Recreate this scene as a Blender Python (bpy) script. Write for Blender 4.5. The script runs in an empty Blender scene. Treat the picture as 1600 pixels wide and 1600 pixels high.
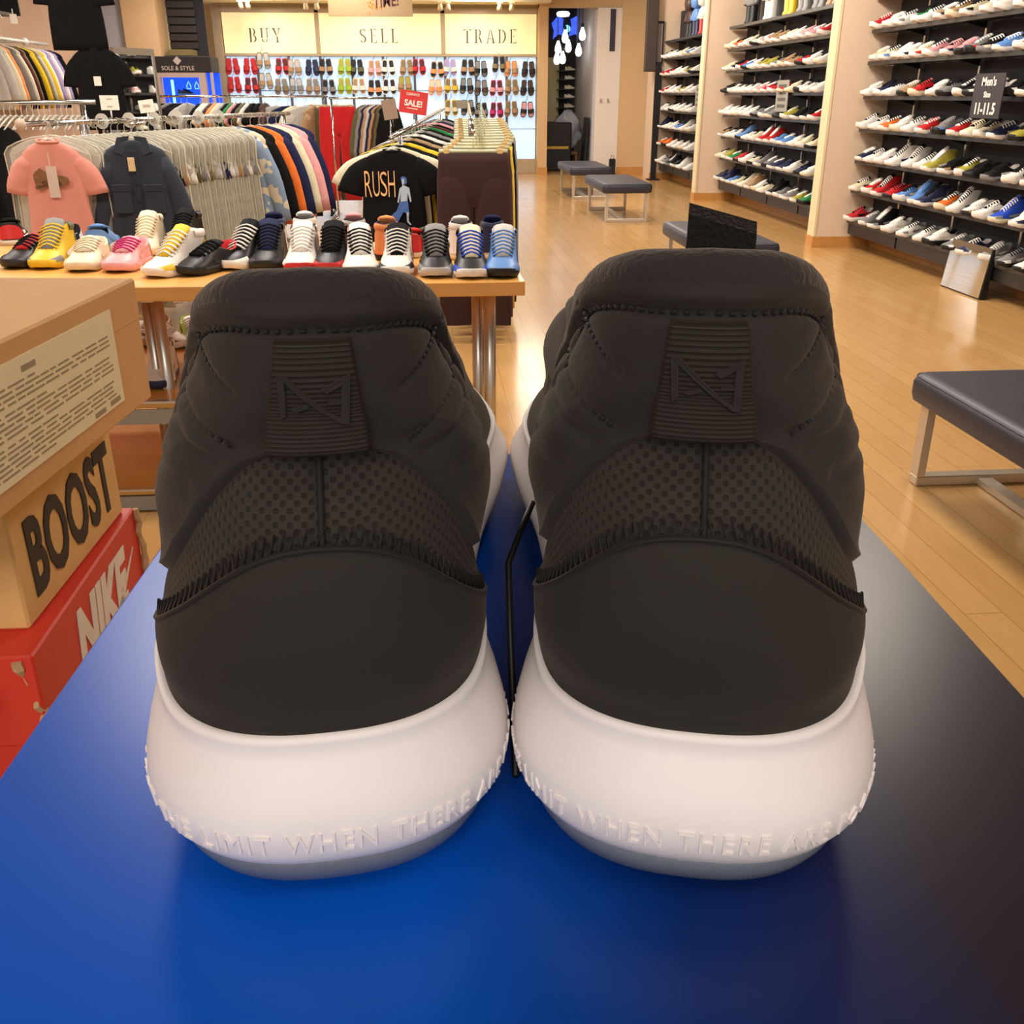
import bpy, math, random
import numpy as np
from mathutils import Vector, Matrix

# ------------------------------------------------------------------ camera, world, lights, exposure
SC = bpy.context.scene
COL = SC.collection
PITCH = math.radians(23.5)
YAW = math.radians(4.7)
FPX = 1500.0
CAMH = 1.43
cam_d = bpy.data.cameras.new('camera')
cam_d.sensor_width = 36.0
cam_d.lens = 36.0 * FPX / 1600.0
cam_d.clip_start = 0.01
cam_d.clip_end = 200
cam = bpy.data.objects.new('camera', cam_d)
COL.objects.link(cam)
cam.location = (0, 0, CAMH)
cam.rotation_euler = (math.pi / 2 - PITCH, 0, -YAW)
SC.camera = cam

wd = bpy.data.worlds.new('world')
SC.world = wd
wd.use_nodes = True
bg = wd.node_tree.nodes['Background']
bg.inputs['Color'].default_value = (1.0, 0.95, 0.92, 1)
bg.inputs['Strength'].default_value = 0.62

def area(name, loc, size, power, col, rot=(0, 0, 0), sy=None):
    d = bpy.data.lights.new(name, 'AREA')
    d.energy = power
    d.color = col
    d.size = size
    if sy:
        d.shape = 'RECTANGLE'
        d.size_y = sy
    o = bpy.data.objects.new(name, d)
    o.location = loc
    o.rotation_euler = rot
    COL.objects.link(o)
    return o

WARM = (1.0, 0.89, 0.77)
SOFT = (1.0, 0.92, 0.84)
for ix, lx in enumerate((-3.6, -1.0, 1.7)):
    for ly in (3.5, 5.6, 7.8, 10.6, 13.6, 16.8):
        area('overhead_light', (lx, ly, 3.27), 0.55, 44, WARM if lx > 0 else SOFT)
for ly in (6.2, 8.6, 11.6, 14.0, 17.0):          # wall washers over the sneaker wall
    area('wall_washer', (2.7, ly, 3.2), 0.4, 50, SOFT, (0, math.radians(-52), 0))
for lx in (-1.6, 0.3, 2.0):
    area('overhead_light', (lx, -0.7, 3.27), 0.55, 6, SOFT)  # unseen row behind the camera, added to brighten the box tops and heels
area('front_fill_light', (-0.5, -2.2, 3.1), 1.6, 60, SOFT, (math.radians(35), 0, 0))  # unseen fill lamp behind the camera, added to lighten heels and midsoles
for lx in (-3.0, -1.0, 1.0):                      # track spots on the display wall
    area('track_light', (lx, 19.0, 3.1), 0.3, 26, WARM, (math.radians(40), 0, 0))

SC.view_settings.view_transform = 'Standard'
SC.view_settings.look = 'None'
SC.view_settings.exposure = 0.22
SC.view_settings.gamma = 1.0
SC.view_settings.use_curve_mapping = False
try:
    SC.cycles.transparent_max_bounces = 16
    SC.cycles.max_bounces = 8
    SC.cycles.diffuse_bounces = 3
    SC.cycles.sample_clamp_indirect = 6
except Exception:
    pass

# ------------------------------------------------------------------ coordinates
CT, ST = math.cos(YAW), math.sin(YAW)
def c2w(x, y, z=0.0):
    """camera-heading frame (x right, y ahead of the viewer) -> shop frame"""
    return (x * CT + y * ST, -x * ST + y * CT, z)
def ray(px, py):
    a = (px - 800) / FPX
    b = (py - 800) / FPX
    fw = math.cos(PITCH) - b * math.sin(PITCH)
    up = -math.sin(PITCH) - b * math.cos(PITCH)
    return (a * CT + fw * ST, -a * ST + fw * CT, up)
def atY(px, py, Y):
    r = ray(px, py); k = Y / r[1]
    return (r[0] * k, Y, CAMH + r[2] * k)
def atX(px, py, X):
    r = ray(px, py); k = X / r[0]
    return (X, r[1] * k, CAMH + r[2] * k)
def atZ(px, py, Z):
    r = ray(px, py); k = (Z - CAMH) / r[2]
    return (r[0] * k, r[1] * k, Z)

RND = random.Random(7)
R = math.radians
PI = math.pi
ORD = ('first second third fourth fifth sixth seventh eighth ninth tenth eleventh twelfth thirteenth fourteenth fifteenth '
       'sixteenth seventeenth eighteenth nineteenth twentieth twenty-first twenty-second twenty-third twenty-fourth '
       'twenty-fifth twenty-sixth twenty-seventh twenty-eighth twenty-ninth thirtieth').split()

# ------------------------------------------------------------------ materials
def lin(c):
    out = []
    for v in c[:3]:
        v = v / 255.0
        out.append(v / 12.92 if v <= 0.04045 else ((v + 0.055) / 1.055) ** 2.4)
    return tuple(out) + (1.0,)

MATS = {}
def newmat(name):
    m = bpy.data.materials.new(name)
    m.use_nodes = True
    nt = m.node_tree
    return m, nt, nt.nodes['Principled BSDF'], nt.nodes, nt.links

def mat(name, col, rough=0.6, metal=0.0, var=0.12, scale=40.0, bump=0.0, sheen=0.0, emit=0.0, coat=0.0, spec=0.5, alpha=1.0, trans=0.0):
    if name in MATS:
        return MATS[name]
    m, nt, b, N, L = newmat(name)
    c = lin(col)
    tc = N.new('ShaderNodeTexCoord')
    nz = N.new('ShaderNodeTexNoise')
    nz.inputs['Scale'].default_value = scale
    nz.inputs['Detail'].default_value = 3
    L.new(tc.outputs['Object'], nz.inputs['Vector'])
    mx = N.new('ShaderNodeMixRGB')
    mx.inputs[1].default_value = tuple(v * (1 - var) for v in c[:3]) + (1,)
    mx.inputs[2].default_value = tuple(min(1, v * (1 + var)) for v in c[:3]) + (1,)
    L.new(nz.outputs['Fac'], mx.inputs[0])
    L.new(mx.outputs[0], b.inputs['Base Color'])
    b.inputs['Roughness'].default_value = rough
    b.inputs['Metallic'].default_value = metal
    b.inputs['Specular IOR Level'].default_value = spec
    b.inputs['Alpha'].default_value = alpha
    b.inputs['Transmission Weight'].default_value = trans
    if coat:
        b.inputs['Coat Weight'].default_value = coat
        b.inputs['Coat Roughness'].default_value = 0.08
    if sheen:
        b.inputs['Sheen Weight'].default_value = sheen
        b.inputs['Sheen Roughness'].default_value = 0.5
    if emit:
        L.new(mx.outputs[0], b.inputs['Emission Color'])
        b.inputs['Emission Strength'].default_value = emit
    if bump:
        bp = N.new('ShaderNodeBump')
        bp.inputs['Strength'].default_value = bump
        bp.inputs['Distance'].default_value = 0.002
        L.new(nz.outputs['Fac'], bp.inputs['Height'])
        L.new(bp.outputs[0], b.inputs['Normal'])
    MATS[name] = m
    return m

PAL = dict(
    w=('white', (232, 226, 216)), c=('cream', (226, 212, 180)), k=('black', (20, 19, 20)), s=('grey', (130, 127, 124)),
    r=('red', (190, 36, 38)), b=('light blue', (96, 140, 200)), B=('bright blue', (34, 74, 190)), n=('navy', (36, 40, 72)),
    g=('green', (40, 130, 66)), y=('olive yellow', (170, 160, 62)), Y=('yellow', (228, 190, 40)), o=('orange', (226, 112, 42)),
    t=('tan', (168, 134, 96)), p=('pink', (228, 160, 160)), d=('dark brown', (70, 46, 36)), l=('pale grey', (190, 186, 180)),
    e=('olive', (92, 88, 58)), m=('maroon', (84, 34, 34)), h=('khaki', (128, 112, 74)), v=('lilac', (168, 150, 190)), G=('lime', (160, 190, 40)),
    f=('peach', (240, 150, 90)), M=('magenta', (196, 40, 110)))
def cm(k, kind='leather'):
    nm, c = PAL[k]
    if kind == 'leather':
        return mat('leather_' + nm, c, 0.45, var=0.06, scale=60, bump=0.1)
    if kind == 'cloth':
        return mat('cloth_' + nm, c, 0.9, var=0.16, scale=25, bump=0.25, spec=0.15, sheen=0.0 if k in 'kn' else 0.2)
    if kind == 'rubber':
        return mat('rubber_' + nm, c, 0.5, var=0.04, scale=90)

M_STEEL = mat('chrome', (205, 203, 198), 0.16, 1.0, var=0.03)
M_BRUSH = mat('brushed_steel', (196, 190, 180), 0.3, 0.9, var=0.05)
M_BLACKMETAL = mat('black_metal', (28, 27, 27), 0.45, 0.3)
M_BEIGE = mat('beige_paint', (222, 196, 168), 0.75, var=0.04, scale=6)
M_TAN = mat('tan_paint', (208, 172, 124), 0.75, var=0.04, scale=6)
M_CREAM = mat('cream_paint', (226, 206, 164), 0.7, var=0.03, scale=6)
M_CEIL = mat('ceiling_paint', (120, 112, 102), 0.85, var=0.03, scale=6)
M_BASE = mat('maple_trim', (196, 138, 72), 0.4, var=0.15, scale=14)
M_TABLE = mat('maple_laminate', (226, 166, 84), 0.35, var=0.10, scale=9, coat=0.2)
M_SLAT = mat('black_backing', (38, 38, 42), 0.7, var=0.1, scale=8)
M_SHELF = mat('black_shelf_laminate', (34, 32, 32), 0.4, var=0.1, scale=12)
M_WHITEPL = mat('white_plastic', (236, 232, 224), 0.4, var=0.03)
M_PAPER = mat('white_card', (238, 230, 214), 0.8, var=0.03)
M_CLEARPL = mat('clear_hanger_plastic', (214, 210, 196), 0.18, var=0.05, alpha=0.62)
M_MIRROR = mat('mirror_glass', (235, 238, 236), 0.02, 1.0, var=0.0)
M_INK = mat('dark_ink', (58, 50, 40), 0.8, var=0.1)

# ------------------------------------------------------------------ mesh building
class MB:
    def __init__(s):
        s.v = []; s.f = []; s.mi = []; s.uv = None
    def add(s, vs, fs, mi=0):
        o = len(s.v)
        s.v.extend([tuple(float(q) for q in p) for p in vs])
        s.f.extend([tuple(i + o for i in f) for f in fs])
        s.mi.extend([mi] * len(fs))
        return s
    def box(s, x0, y0, z0, x1, y1, z1, mi=0, mtx=None, bev=0.0):
        if bev:
            b = min(bev, (x1 - x0) * .49, (y1 - y0) * .49, (z1 - z0) * .49)
            vs = []; xs = (x0, x1); ys = (y0, y1); zs = (z0, z1)
            idx = {}
            for i in (0, 1):
                for j in (0, 1):
                    for k in (0, 1):
                        sx, sy, sz = (1 - 2 * i), (1 - 2 * j), (1 - 2 * k)
                        for ax in range(3):
                            q = [xs[i] + sx * b, ys[j] + sy * b, zs[k] + sz * b]
                            q[ax] = (xs[i], ys[j], zs[k])[ax]
                            idx[(i, j, k, ax)] = len(vs); vs.append(q)
            fs = []
            for ax in range(3):
                o = [q for q in range(3) if q != ax]
                for side in (0, 1):
                    ring = []
                    for (u, w) in ((0, 0), (1, 0), (1, 1), (0, 1)):
                        key = [0, 0, 0]; key[ax] = side; key[o[0]] = u; key[o[1]] = w
                        ring.append(idx[tuple(key) + (ax,)])
                    fs.append(tuple(ring))
            for ax in range(3):
                o = [q for q in range(3) if q != ax]
                for u in (0, 1):
                    for w in (0, 1):
                        k0 = [0, 0, 0]; k1 = [0, 0, 0]
                        k0[ax] = 0; k1[ax] = 1
                        for kk in (k0, k1):
                            kk[o[0]] = u; kk[o[1]] = w
                        fs.append((idx[tuple(k0) + (o[0],)], idx[tuple(k1) + (o[0],)], idx[tuple(k1) + (o[1],)], idx[tuple(k0) + (o[1],)]))
            for i in (0, 1):
                for j in (0, 1):
                    for k in (0, 1):
                        fs.append(tuple(idx[(i, j, k, a)] for a in range(3)))
        else:
            vs = [(x0, y0, z0), (x1, y0, z0), (x1, y1, z0), (x0, y1, z0), (x0, y0, z1), (x1, y0, z1), (x1, y1, z1), (x0, y1, z1)]
            fs = [(0, 3, 2, 1), (4, 5, 6, 7), (0, 1, 5, 4), (1, 2, 6, 5), (2, 3, 7, 6), (3, 0, 4, 7)]
        if mtx is not None:
            vs = [tuple(mtx @ Vector(q)) for q in vs]
        return s.add(vs, fs, mi)
    def tube(s, path, r, n=8, mi=0, closed=False, flat=None):
        P = [Vector(q) for q in path]
        m = len(P); vs = []; fs = []
        up = None
        for i, q in enumerate(P):
            if closed:
                t = P[(i + 1) % m] - P[i - 1]
            else:
                t = P[min(i + 1, m - 1)] - P[max(i - 1, 0)]
            t.normalize()
            if up is None:
                up = Vector((0, 0, 1)) if abs(t.z) < 0.9 else Vector((1, 0, 0))
            a = t.cross(up)
            if a.length < 1e-6:
                a = t.cross(Vector((1, 0, 0)))
            a.normalize(); b = a.cross(t); b.normalize(); up = b
            rr = r[i] if isinstance(r, (list, tuple)) else r
            fl = flat if flat else 1.0
            for k in range(n):
                w = 2 * PI * k / n
                vs.append(q + a * math.cos(w) * rr + b * math.sin(w) * rr * fl)
        for i in range(m if closed else m - 1):
            j = (i + 1) % m
            for k in range(n):
                k2 = (k + 1) % n
                fs.append((i * n + k, i * n + k2, j * n + k2, j * n + k))
        if not closed:
            fs.append(tuple(range(n - 1, -1, -1)))
            fs.append(tuple((m - 1) * n + k for k in range(n)))
        return s.add(vs, fs, mi)
    def loft(s, rings, mi=0, cap0=True, cap1=True, closed=True):
        n = len(rings[0]); vs = [q for rg in rings for q in rg]; fs = []
        for i in range(len(rings) - 1):
            for k in range(n if closed else n - 1):
                k2 = (k + 1) % n
                fs.append((i * n + k, i * n + k2, (i + 1) * n + k2, (i + 1) * n + k))
        if cap0:
            fs.append(tuple(range(n - 1, -1, -1)))
        if cap1:
            fs.append(tuple((len(rings) - 1) * n + k for k in range(n)))
        return s.add(vs, fs, mi)
    def lathe(s, prof, c=(0, 0, 0), n=16, mi=0):
        rings = [[(c[0] + r * math.cos(2 * PI * k / n), c[1] + r * math.sin(2 * PI * k / n), c[2] + z) for k in range(n)] for r, z in prof]
        return s.loft(rings, mi)
    def prism(s, poly, fn0, fn1, mi=0):
        """poly of 2d points; fn0/fn1 map (u,v) to 3d for the two caps"""
        n = len(poly)
        vs = [fn0(*q) for q in poly] + [fn1(*q) for q in poly]
        fs = [tuple(range(n - 1, -1, -1)), tuple(range(n, 2 * n))]
        fs += [(i, (i + 1) % n, n + (i + 1) % n, n + i) for i in range(n)]
        return s.add(vs, fs, mi)
    def grid(s, P, mi=0, wrap=False, flip=False):
        na, nb = P.shape[0], P.shape[1]
        fs = []
        for i in range(na - 1):
            for j in range(nb if wrap else nb - 1):
                j2 = (j + 1) % nb
                q = (i * nb + j, (i + 1) * nb + j, (i + 1) * nb + j2, i * nb + j2)
                fs.append(q[::-1] if flip else q)
        return s.add(P.reshape(-1, 3).tolist(), fs, mi)
    def mesh(s, name, mats=(), smooth=False, autosm=None):
        me = bpy.data.meshes.new(name)
        me.from_pydata(s.v, [], s.f)
        for m in (mats if isinstance(mats, (list, tuple)) else [mats]):
            me.materials.append(m)
        me.polygons.foreach_set('material_index', s.mi)
        if smooth:
            me.polygons.foreach_set('use_smooth', [True] * len(me.polygons))
            if autosm:
                try:
                    me.set_sharp_from_angle(angle=R(autosm))
                except Exception:
                    pass
        if s.uv is not None:
            ul = me.uv_layers.new(name='uv')
            li = np.empty(len(me.loops), dtype=np.int32)
            me.loops.foreach_get('vertex_index', li)
            ul.data.foreach_set('uv', np.asarray(s.uv, dtype=np.float32)[li].ravel())
        me.update()
        return me
    def obj(s, name, mats, parent=None, smooth=False, autosm=None, loc=None, rot=None, fixn=True):
        me = s.mesh(name, mats, smooth, autosm)
        if fixn:
            import bmesh
            bm = bmesh.new(); bm.from_mesh(me)
            bmesh.ops.recalc_face_normals(bm, faces=bm.faces)
            bm.to_mesh(me); bm.free()
        return link(name, me, parent, loc, rot)

def link(name, me, parent=None, loc=None, rot=None):
    o = bpy.data.objects.new(name, me)
    COL.objects.link(o)
    if parent is not None:
        o.parent = parent
    if loc is not None:
        o.location = loc
    if rot is not None:
        o.rotation_euler = rot
    return o
def tag(o, label, cat, group=None):
    o['label'] = label; o['category'] = cat
    if group:
        o['group'] = group
    return o
def thing(name, label, cat, loc=(0, 0, 0), rz=0.0, group=None, rot=None):
    o = link(name, None, None, loc, rot or (0, 0, rz))
    return tag(o, label, cat, group)
def struct(o):
    o['kind'] = 'structure'
    return o
def copy_of(src, parent=None, loc=None, rot=None, mats=None):
    c = src.copy()
    COL.objects.link(c)
    if parent is not None:
        c.parent = parent
    if loc is not None:
        c.location = loc
    if rot is not None:
        c.rotation_euler = rot
    if mats is not None:
        for i, m in enumerate(mats):
            c.material_slots[i].link = 'OBJECT'
            c.material_slots[i].material = m
    return c

def text_geo(body, bold=0.0, ext=0.0, shear=0.0, spacing=1.0, res=3):
    cu = bpy.data.curves.new('lettering', 'FONT')
    cu.body = body; cu.size = 1.0; cu.offset = bold; cu.extrude = ext
    cu.shear = shear; cu.space_character = spacing; cu.resolution_u = res
    cu.align_x = 'CENTER'
    o = bpy.data.objects.new('lettering', cu)
    COL.objects.link(o)
    dg = bpy.context.evaluated_depsgraph_get()
    me = bpy.data.meshes.new_from_object(o.evaluated_get(dg))
    V = np.array([v.co[:] for v in me.vertices]); F = [tuple(p.vertices) for p in me.polygons]
    bpy.data.objects.remove(o); bpy.data.curves.remove(cu); bpy.data.meshes.remove(me)
    return V, F
def text_into(mb, body, w, h, fn, th=0.002, mi=0, **kw):
    """lettering stretched to w x h; fn maps (u, v, depth) to 3d, u to the right, v up, depth out of the face"""
    V, F = text_geo(body, ext=0.5, **kw)
    lo = V.min(0); hi = V.max(0)
    u = (V[:, 0] - (lo[0] + hi[0]) / 2) / (hi[0] - lo[0]) * w
    v = (V[:, 1] - (lo[1] + hi[1]) / 2) / (hi[1] - lo[1]) * h
    d = (V[:, 2] - lo[2]) / (hi[2] - lo[2]) * th
    mb.add([fn(a, b, c) for a, b, c in zip(u, v, d)], F, mi)
def front(cx, cz, y):
    return lambda u, v, d: (cx + u, y - d, cz + v)      # a face looking towards -Y

def pchip(tbl):
    x = np.array([t[0] for t in tbl], float); y = np.array([t[1] for t in tbl], float)
    h = np.diff(x); dl = np.diff(y) / h
    m = np.zeros_like(y)
    for i in range(1, len(x) - 1):
        if dl[i - 1] * dl[i] > 0:
            w1 = 2 * h[i] + h[i - 1]; w2 = h[i] + 2 * h[i - 1]
            m[i] = (w1 + w2) / (w1 / dl[i - 1] + w2 / dl[i])
    m[0] = dl[0]; m[-1] = dl[-1]
    def f(q):
        q = np.clip(np.asarray(q, float), x[0], x[-1])
        i = np.clip(np.searchsorted(x, q) - 1, 0, len(x) - 2)
        t = (q - x[i]) / h[i]
        return ((1 + 2 * t) * (1 - t) ** 2 * y[i] + t * (1 - t) ** 2 * h[i] * m[i] + t * t * (3 - 2 * t) * y[i + 1] + t * t * (t - 1) * h[i] * m[i + 1])
    return f
def sstep(a, b, x):
    t = np.clip((np.asarray(x, float) - a) / (b - a), 0, 1)
    return t * t * (3 - 2 * t)

# ------------------------------------------------------------------ the setting
def planks():
    m, nt, b, N, L = newmat('maple_plank_floor')
    tc = N.new('ShaderNodeTexCoord')
    mp = N.new('ShaderNodeMapping')
    mp.inputs['Rotation'].default_value = (0, 0, PI / 2)
    L.new(tc.outputs['Object'], mp.inputs['Vector'])
    br = N.new('ShaderNodeTexBrick')
    br.inputs['Scale'].default_value = 1.0
    br.inputs['Brick Width'].default_value = 2.4
    br.inputs['Row Height'].default_value = 0.12
    br.inputs['Mortar Size'].default_value = 0.0022
    br.inputs['Mortar Smooth'].default_value = 0.3
    br.inputs['Bias'].default_value = 0.0
    br.inputs['Color1'].default_value = lin((202, 157, 98))
    br.inputs['Color2'].default_value = lin((195, 149, 90))
    br.inputs['Mortar'].default_value = lin((168, 124, 70))
    L.new(mp.outputs[0], br.inputs['Vector'])
    nz = N.new('ShaderNodeTexNoise')
    nz.inputs['Scale'].default_value = 6
    nz.inputs['Detail'].default_value = 5
    mp2 = N.new('ShaderNodeMapping')
    mp2.inputs['Scale'].default_value = (12, 1.2, 1)
    L.new(tc.outputs['Object'], mp2.inputs['Vector'])
    L.new(mp2.outputs[0], nz.inputs['Vector'])
    mx = N.new('ShaderNodeMixRGB'); mx.blend_type = 'MULTIPLY'
    mx.inputs[0].default_value = 0.22
    L.new(br.outputs['Color'], mx.inputs[1]); L.new(nz.outputs['Fac'], mx.inputs[2])
    L.new(mx.outputs[0], b.inputs['Base Color'])
    nz2 = N.new('ShaderNodeTexNoise'); nz2.inputs['Scale'].default_value = 2.2
    L.new(tc.outputs['Object'], nz2.inputs['Vector'])
    mr = N.new('ShaderNodeMapRange')
    mr.inputs['To Min'].default_value = 0.15; mr.inputs['To Max'].default_value = 0.25
    L.new(nz2.outputs['Fac'], mr.inputs['Value']); L.new(mr.outputs[0], b.inputs['Roughness'])
    bp = N.new('ShaderNodeBump'); bp.inputs['Strength'].default_value = 0.12; bp.inputs['Distance'].default_value = 0.001
    L.new(br.outputs['Fac'], bp.inputs['Height']); bp.invert = True
    L.new(bp.outputs[0], b.inputs['Normal'])
    b.inputs['Specular IOR Level'].default_value = 0.7
    return m

def slab(name, x0, y0, z0, x1, y1, z1, m, kind=True):
    o = MB().box(x0, y0, z0, x1, y1, z1).obj(name, m)
    if kind:
        struct(o)
    return o

XL, XR, YB = -5.4, 4.48, 20.1
slab('floor', XL - .2, -3.2, -0.1, XR + .2, 24, 0.0, planks())
slab('ceiling', XL - .2, -3.2, 3.3, XR + .2, 24, 3.45, M_CEIL)
slab('wall_left', XL - .2, -3.0, 0, XL, 18.2, 3.3, mat('dusty_beige_paint', (202, 168, 138), .8, var=.04, scale=6))
slab('wall_right', XR, -3.0, 0, XR + .2, 19.0, 3.3, M_BEIGE)
# wing walls between the shelf bays
for i, y in enumerate((9.78, 14.5)):
    slab('wall_wing', 3.88, y, 0, XR, y + .15, 3.3, M_BEIGE)
    o = MB().box(3.862, y - .016, 0, XR, y + .166, .105).obj('baseboard_wing', M_BASE); struct(o)
    o = MB().box(3.868, y - .01, .105, 3.90, y + .16, 3.3, bev=.004).obj('trim_corner', M_CREAM); struct(o)
# baseboards and black backing in the bays
for n, (a, b_) in enumerate(((3.2, 9.76), (9.95, 14.48), (14.67, 18.38))):
    slab('baseboard_right', XR - .02, a, 0, XR, b_, .105, M_BASE)
    slab('wall_panel', XR - .03, a, .16, XR, b_, 2.75, M_SLAT)
# far right: wall return with a picture, tan wall beside the opening
slab('wall_back_return', 4.05, 18.4, 0, XR, 19.0, 3.3, M_BEIGE)
slab('baseboard_return', 4.04, 18.385, 0, XR, 18.4, .11, M_BASE)
slab('wall_back_tan', 3.66, 19.65, 0, 4.6, 19.9, 3.3, M_TAN)
slab('baseboard_tan', 3.66, 19.63, 0, 4.3, 19.65, .13, M_BASE)
slab('wall_back_jamb', 2.12, 19.66, 0, 2.29, 22.6, 3.3, M_TAN)
slab('baseboard_jamb', 2.11, 19.645, 0, 2.30, 19.66, .13, M_BASE)
slab('wall_back_header', 2.12, 19.68, 2.9, 3.68, 19.9, 3.3, M_TAN)
# room beyond the opening
M_DARKWALL = mat('dark_wall_paint', (40, 38, 42), 0.7)
slab('wall_alcove', 2.2, 22.4, 0, 3.4, 22.6, 3.3, M_DARKWALL)
slab('wall_alcove_right', 3.2, 19.92, 0, 3.3, 22.4, 3.3, mat('pale_wall_paint', (210, 208, 210), 0.7))
slab('wall_alcove_cream', 2.3, 22.32, 0.2, 2.84, 22.4, 2.15, mat('cream_panel', (206, 192, 150), 0.7))
o = MB().box(3.2, 19.64, 0, 3.66, 19.7, 2.9, bev=.01).obj('door_1', mat('white_door_paint', (226, 214, 200), 0.45, var=.03)); struct(o)
h = MB()
for hx in (3.30, 3.44):
    h.box(hx - .012, 19.60, 1.32, hx + .012, 19.64, 1.36); h.box(hx - .025, 19.595, 1.30, hx + .025, 19.605, 1.32)
struct(h.obj('door_handle', M_BRUSH))
# back wall: display fixture stands in front of it
slab('wall_back', -4.9, YB + .15, 0, 2.2, YB + .35, 3.3, M_TAN)
slab('wall_back_soffit', -4.3, 19.3, 2.95, 2.3, YB + .15, 3.3, M_CREAM)
slab('wall_back_column', -4.86, 17.9, 0, -4.32, 18.5, 3.3, M_TAN)
slab('wall_back_strip', -5.4, 18.0, 0, -4.86, 18.2, 3.3, mat('grey_wall_paint', (170, 172, 172), 0.7))
sh = MB()
for k in range(26):
    sh.box(-4.32, 18.62, .02 + k * .125, -3.85, 18.65, .125 + k * .125, bev=.006)
struct(sh.obj('door_2', mat('dark_roller_shutter', (50, 40, 34), 0.5)))
struct(MB().box(-4.32, 18.66, 0, -3.7, 18.72, 3.3).obj('wall_behind_shutter', M_DARKWALL))

# ------------------------------------------------------------------ shoe lasts (shared by the big pair and by every sneaker)
class Last:
    def __init__(s, hw, y0, L=.305, RH=.048, fl=None, fm=None, xt=None, zb=None, zt=None, mirror=False, zs=1.0, n=2.5):
        s.hw, s.y0, s.L, s.RH = pchip(hw), pchip(y0), L, RH
        s.fl, s.fm, s.xt, s.zb, s.zt = pchip(fl), pchip(fm), pchip(xt), pchip(zb), pchip(zt)
        s.mirror, s.zs, s.e = mirror, zs, 2.0 / n
    bend = 0.0
    lean = 0.0
    def curve(s, d):
        return s.bend * (np.maximum(d - .06, 0) / .25) ** 1.4
    def plan(s, a, z, w=None, y0=None, Lz=None):
        """outline at height z: sole style"""
        A = np.abs(a); th = np.minimum(A, 1) * PI / 2
        w = s.hw(z) if w is None else w
        y0 = s.y0(z) if y0 is None else y0
        sv = np.maximum(A - 1, 0)
        lat = (a > 0)
        F = np.where(lat, s.fl(sv), s.fm(sv))
        x = w * np.sin(th) ** s.e * F
        d = y0 + s.RH * (1 - np.maximum(np.cos(th), 0) ** s.e)
        L = s.L if Lz is None else Lz
        d = np.where(A > 1, y0 + s.RH + sv * (L - y0 - s.RH), d)
        return x * np.sign(a) - s.curve(d), d
    def wall(s, a, z):
        """upper surface at outline parameter a and height z"""
        if s.mirror:
            P = s._wall(-np.asarray(a, float), z)
            P[..., 0] *= -1
        else:
            P = s._wall(np.asarray(a, float), z)
        md = P[..., 0] * (1 if s.mirror else -1) > 0
        P[..., 0] *= np.where(md, 1 + .12 * sstep(.062, .09, P[..., 2]) * (s.lean > 0), 1)
        P[..., 2] *= s.zs
        P[..., 0] += (1 if s.mirror else -1) * s.lean * (P[..., 2] - .036)
        return P
    def _wall(s, a, z):
        a, z = np.broadcast_arrays(np.asarray(a, float), np.asarray(z, float))
        A = np.abs(a); sv = np.maximum(A - 1, 0)
        xh, d = s.plan(a, z)
        zb = s.zb(A); zt = s.zt(A)
        v = np.clip((z - zb) / np.maximum(zt - zb, 1e-4), 0, 1)
        F = np.where(a > 0, s.fl(sv), s.fm(sv))
        Xb = s.hw(zb) * F
        Xt = s.xt(sv)
        xf = (Xt + (Xb - Xt) * np.sqrt(np.maximum(1 - v * v, 0))) * np.sign(a)
        # toe pulls back a little as it rises
        df = d - (0.012 * v * v) * sstep(.6, 1, sv)
        bl = sstep(1.08, 1.5, A)
        xf = xf - s.curve(df)
        x = xh * (1 - bl) + xf * bl
        return np.stack([x, d * (1 - bl) + df * bl, z], -1)
    def sheet(s, A, zl, zu, nv, off=None, vmap=None):
        """grid over outline params A between heights zl(A) and zu(A), pushed out along the normal by off(A, v)"""
        A = np.asarray(A, float)
        v = np.linspace(0, 1, nv) if vmap is None else vmap
        z = zl[:, None] + (zu - zl)[:, None] * v[None, :]
        AA = np.repeat(A[:, None], nv, 1)
        P = s.wall(AA, z)
        N = s.normals(AA, z)
        if off is not None:
            o = off(AA, np.repeat(v[None, :], len(A), 0), z)
            P = P + N * o[..., None]
        return P, N, AA, z
    def normals(s, AA, z):
        e = 1e-3
        ta = s.wall(AA + e, z) - s.wall(AA - e, z)
        tz = s.wall(AA, z + 3e-4) - s.wall(AA, z - 3e-4)
        N = np.cross(ta, tz)
        ln = np.linalg.norm(N, axis=-1, keepdims=True)
        N = N / np.maximum(ln, 1e-9)
        return N
    def a_of_x(s, x, z):
        """inverse of the heel outline for small x"""
        w = s.hw(z) if True else 0
        q = np.clip(np.abs(x) / w, 0, .97) ** (1 / s.e)
        return np.sign(x) * np.arcsin(q) * 2 / PI

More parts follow.
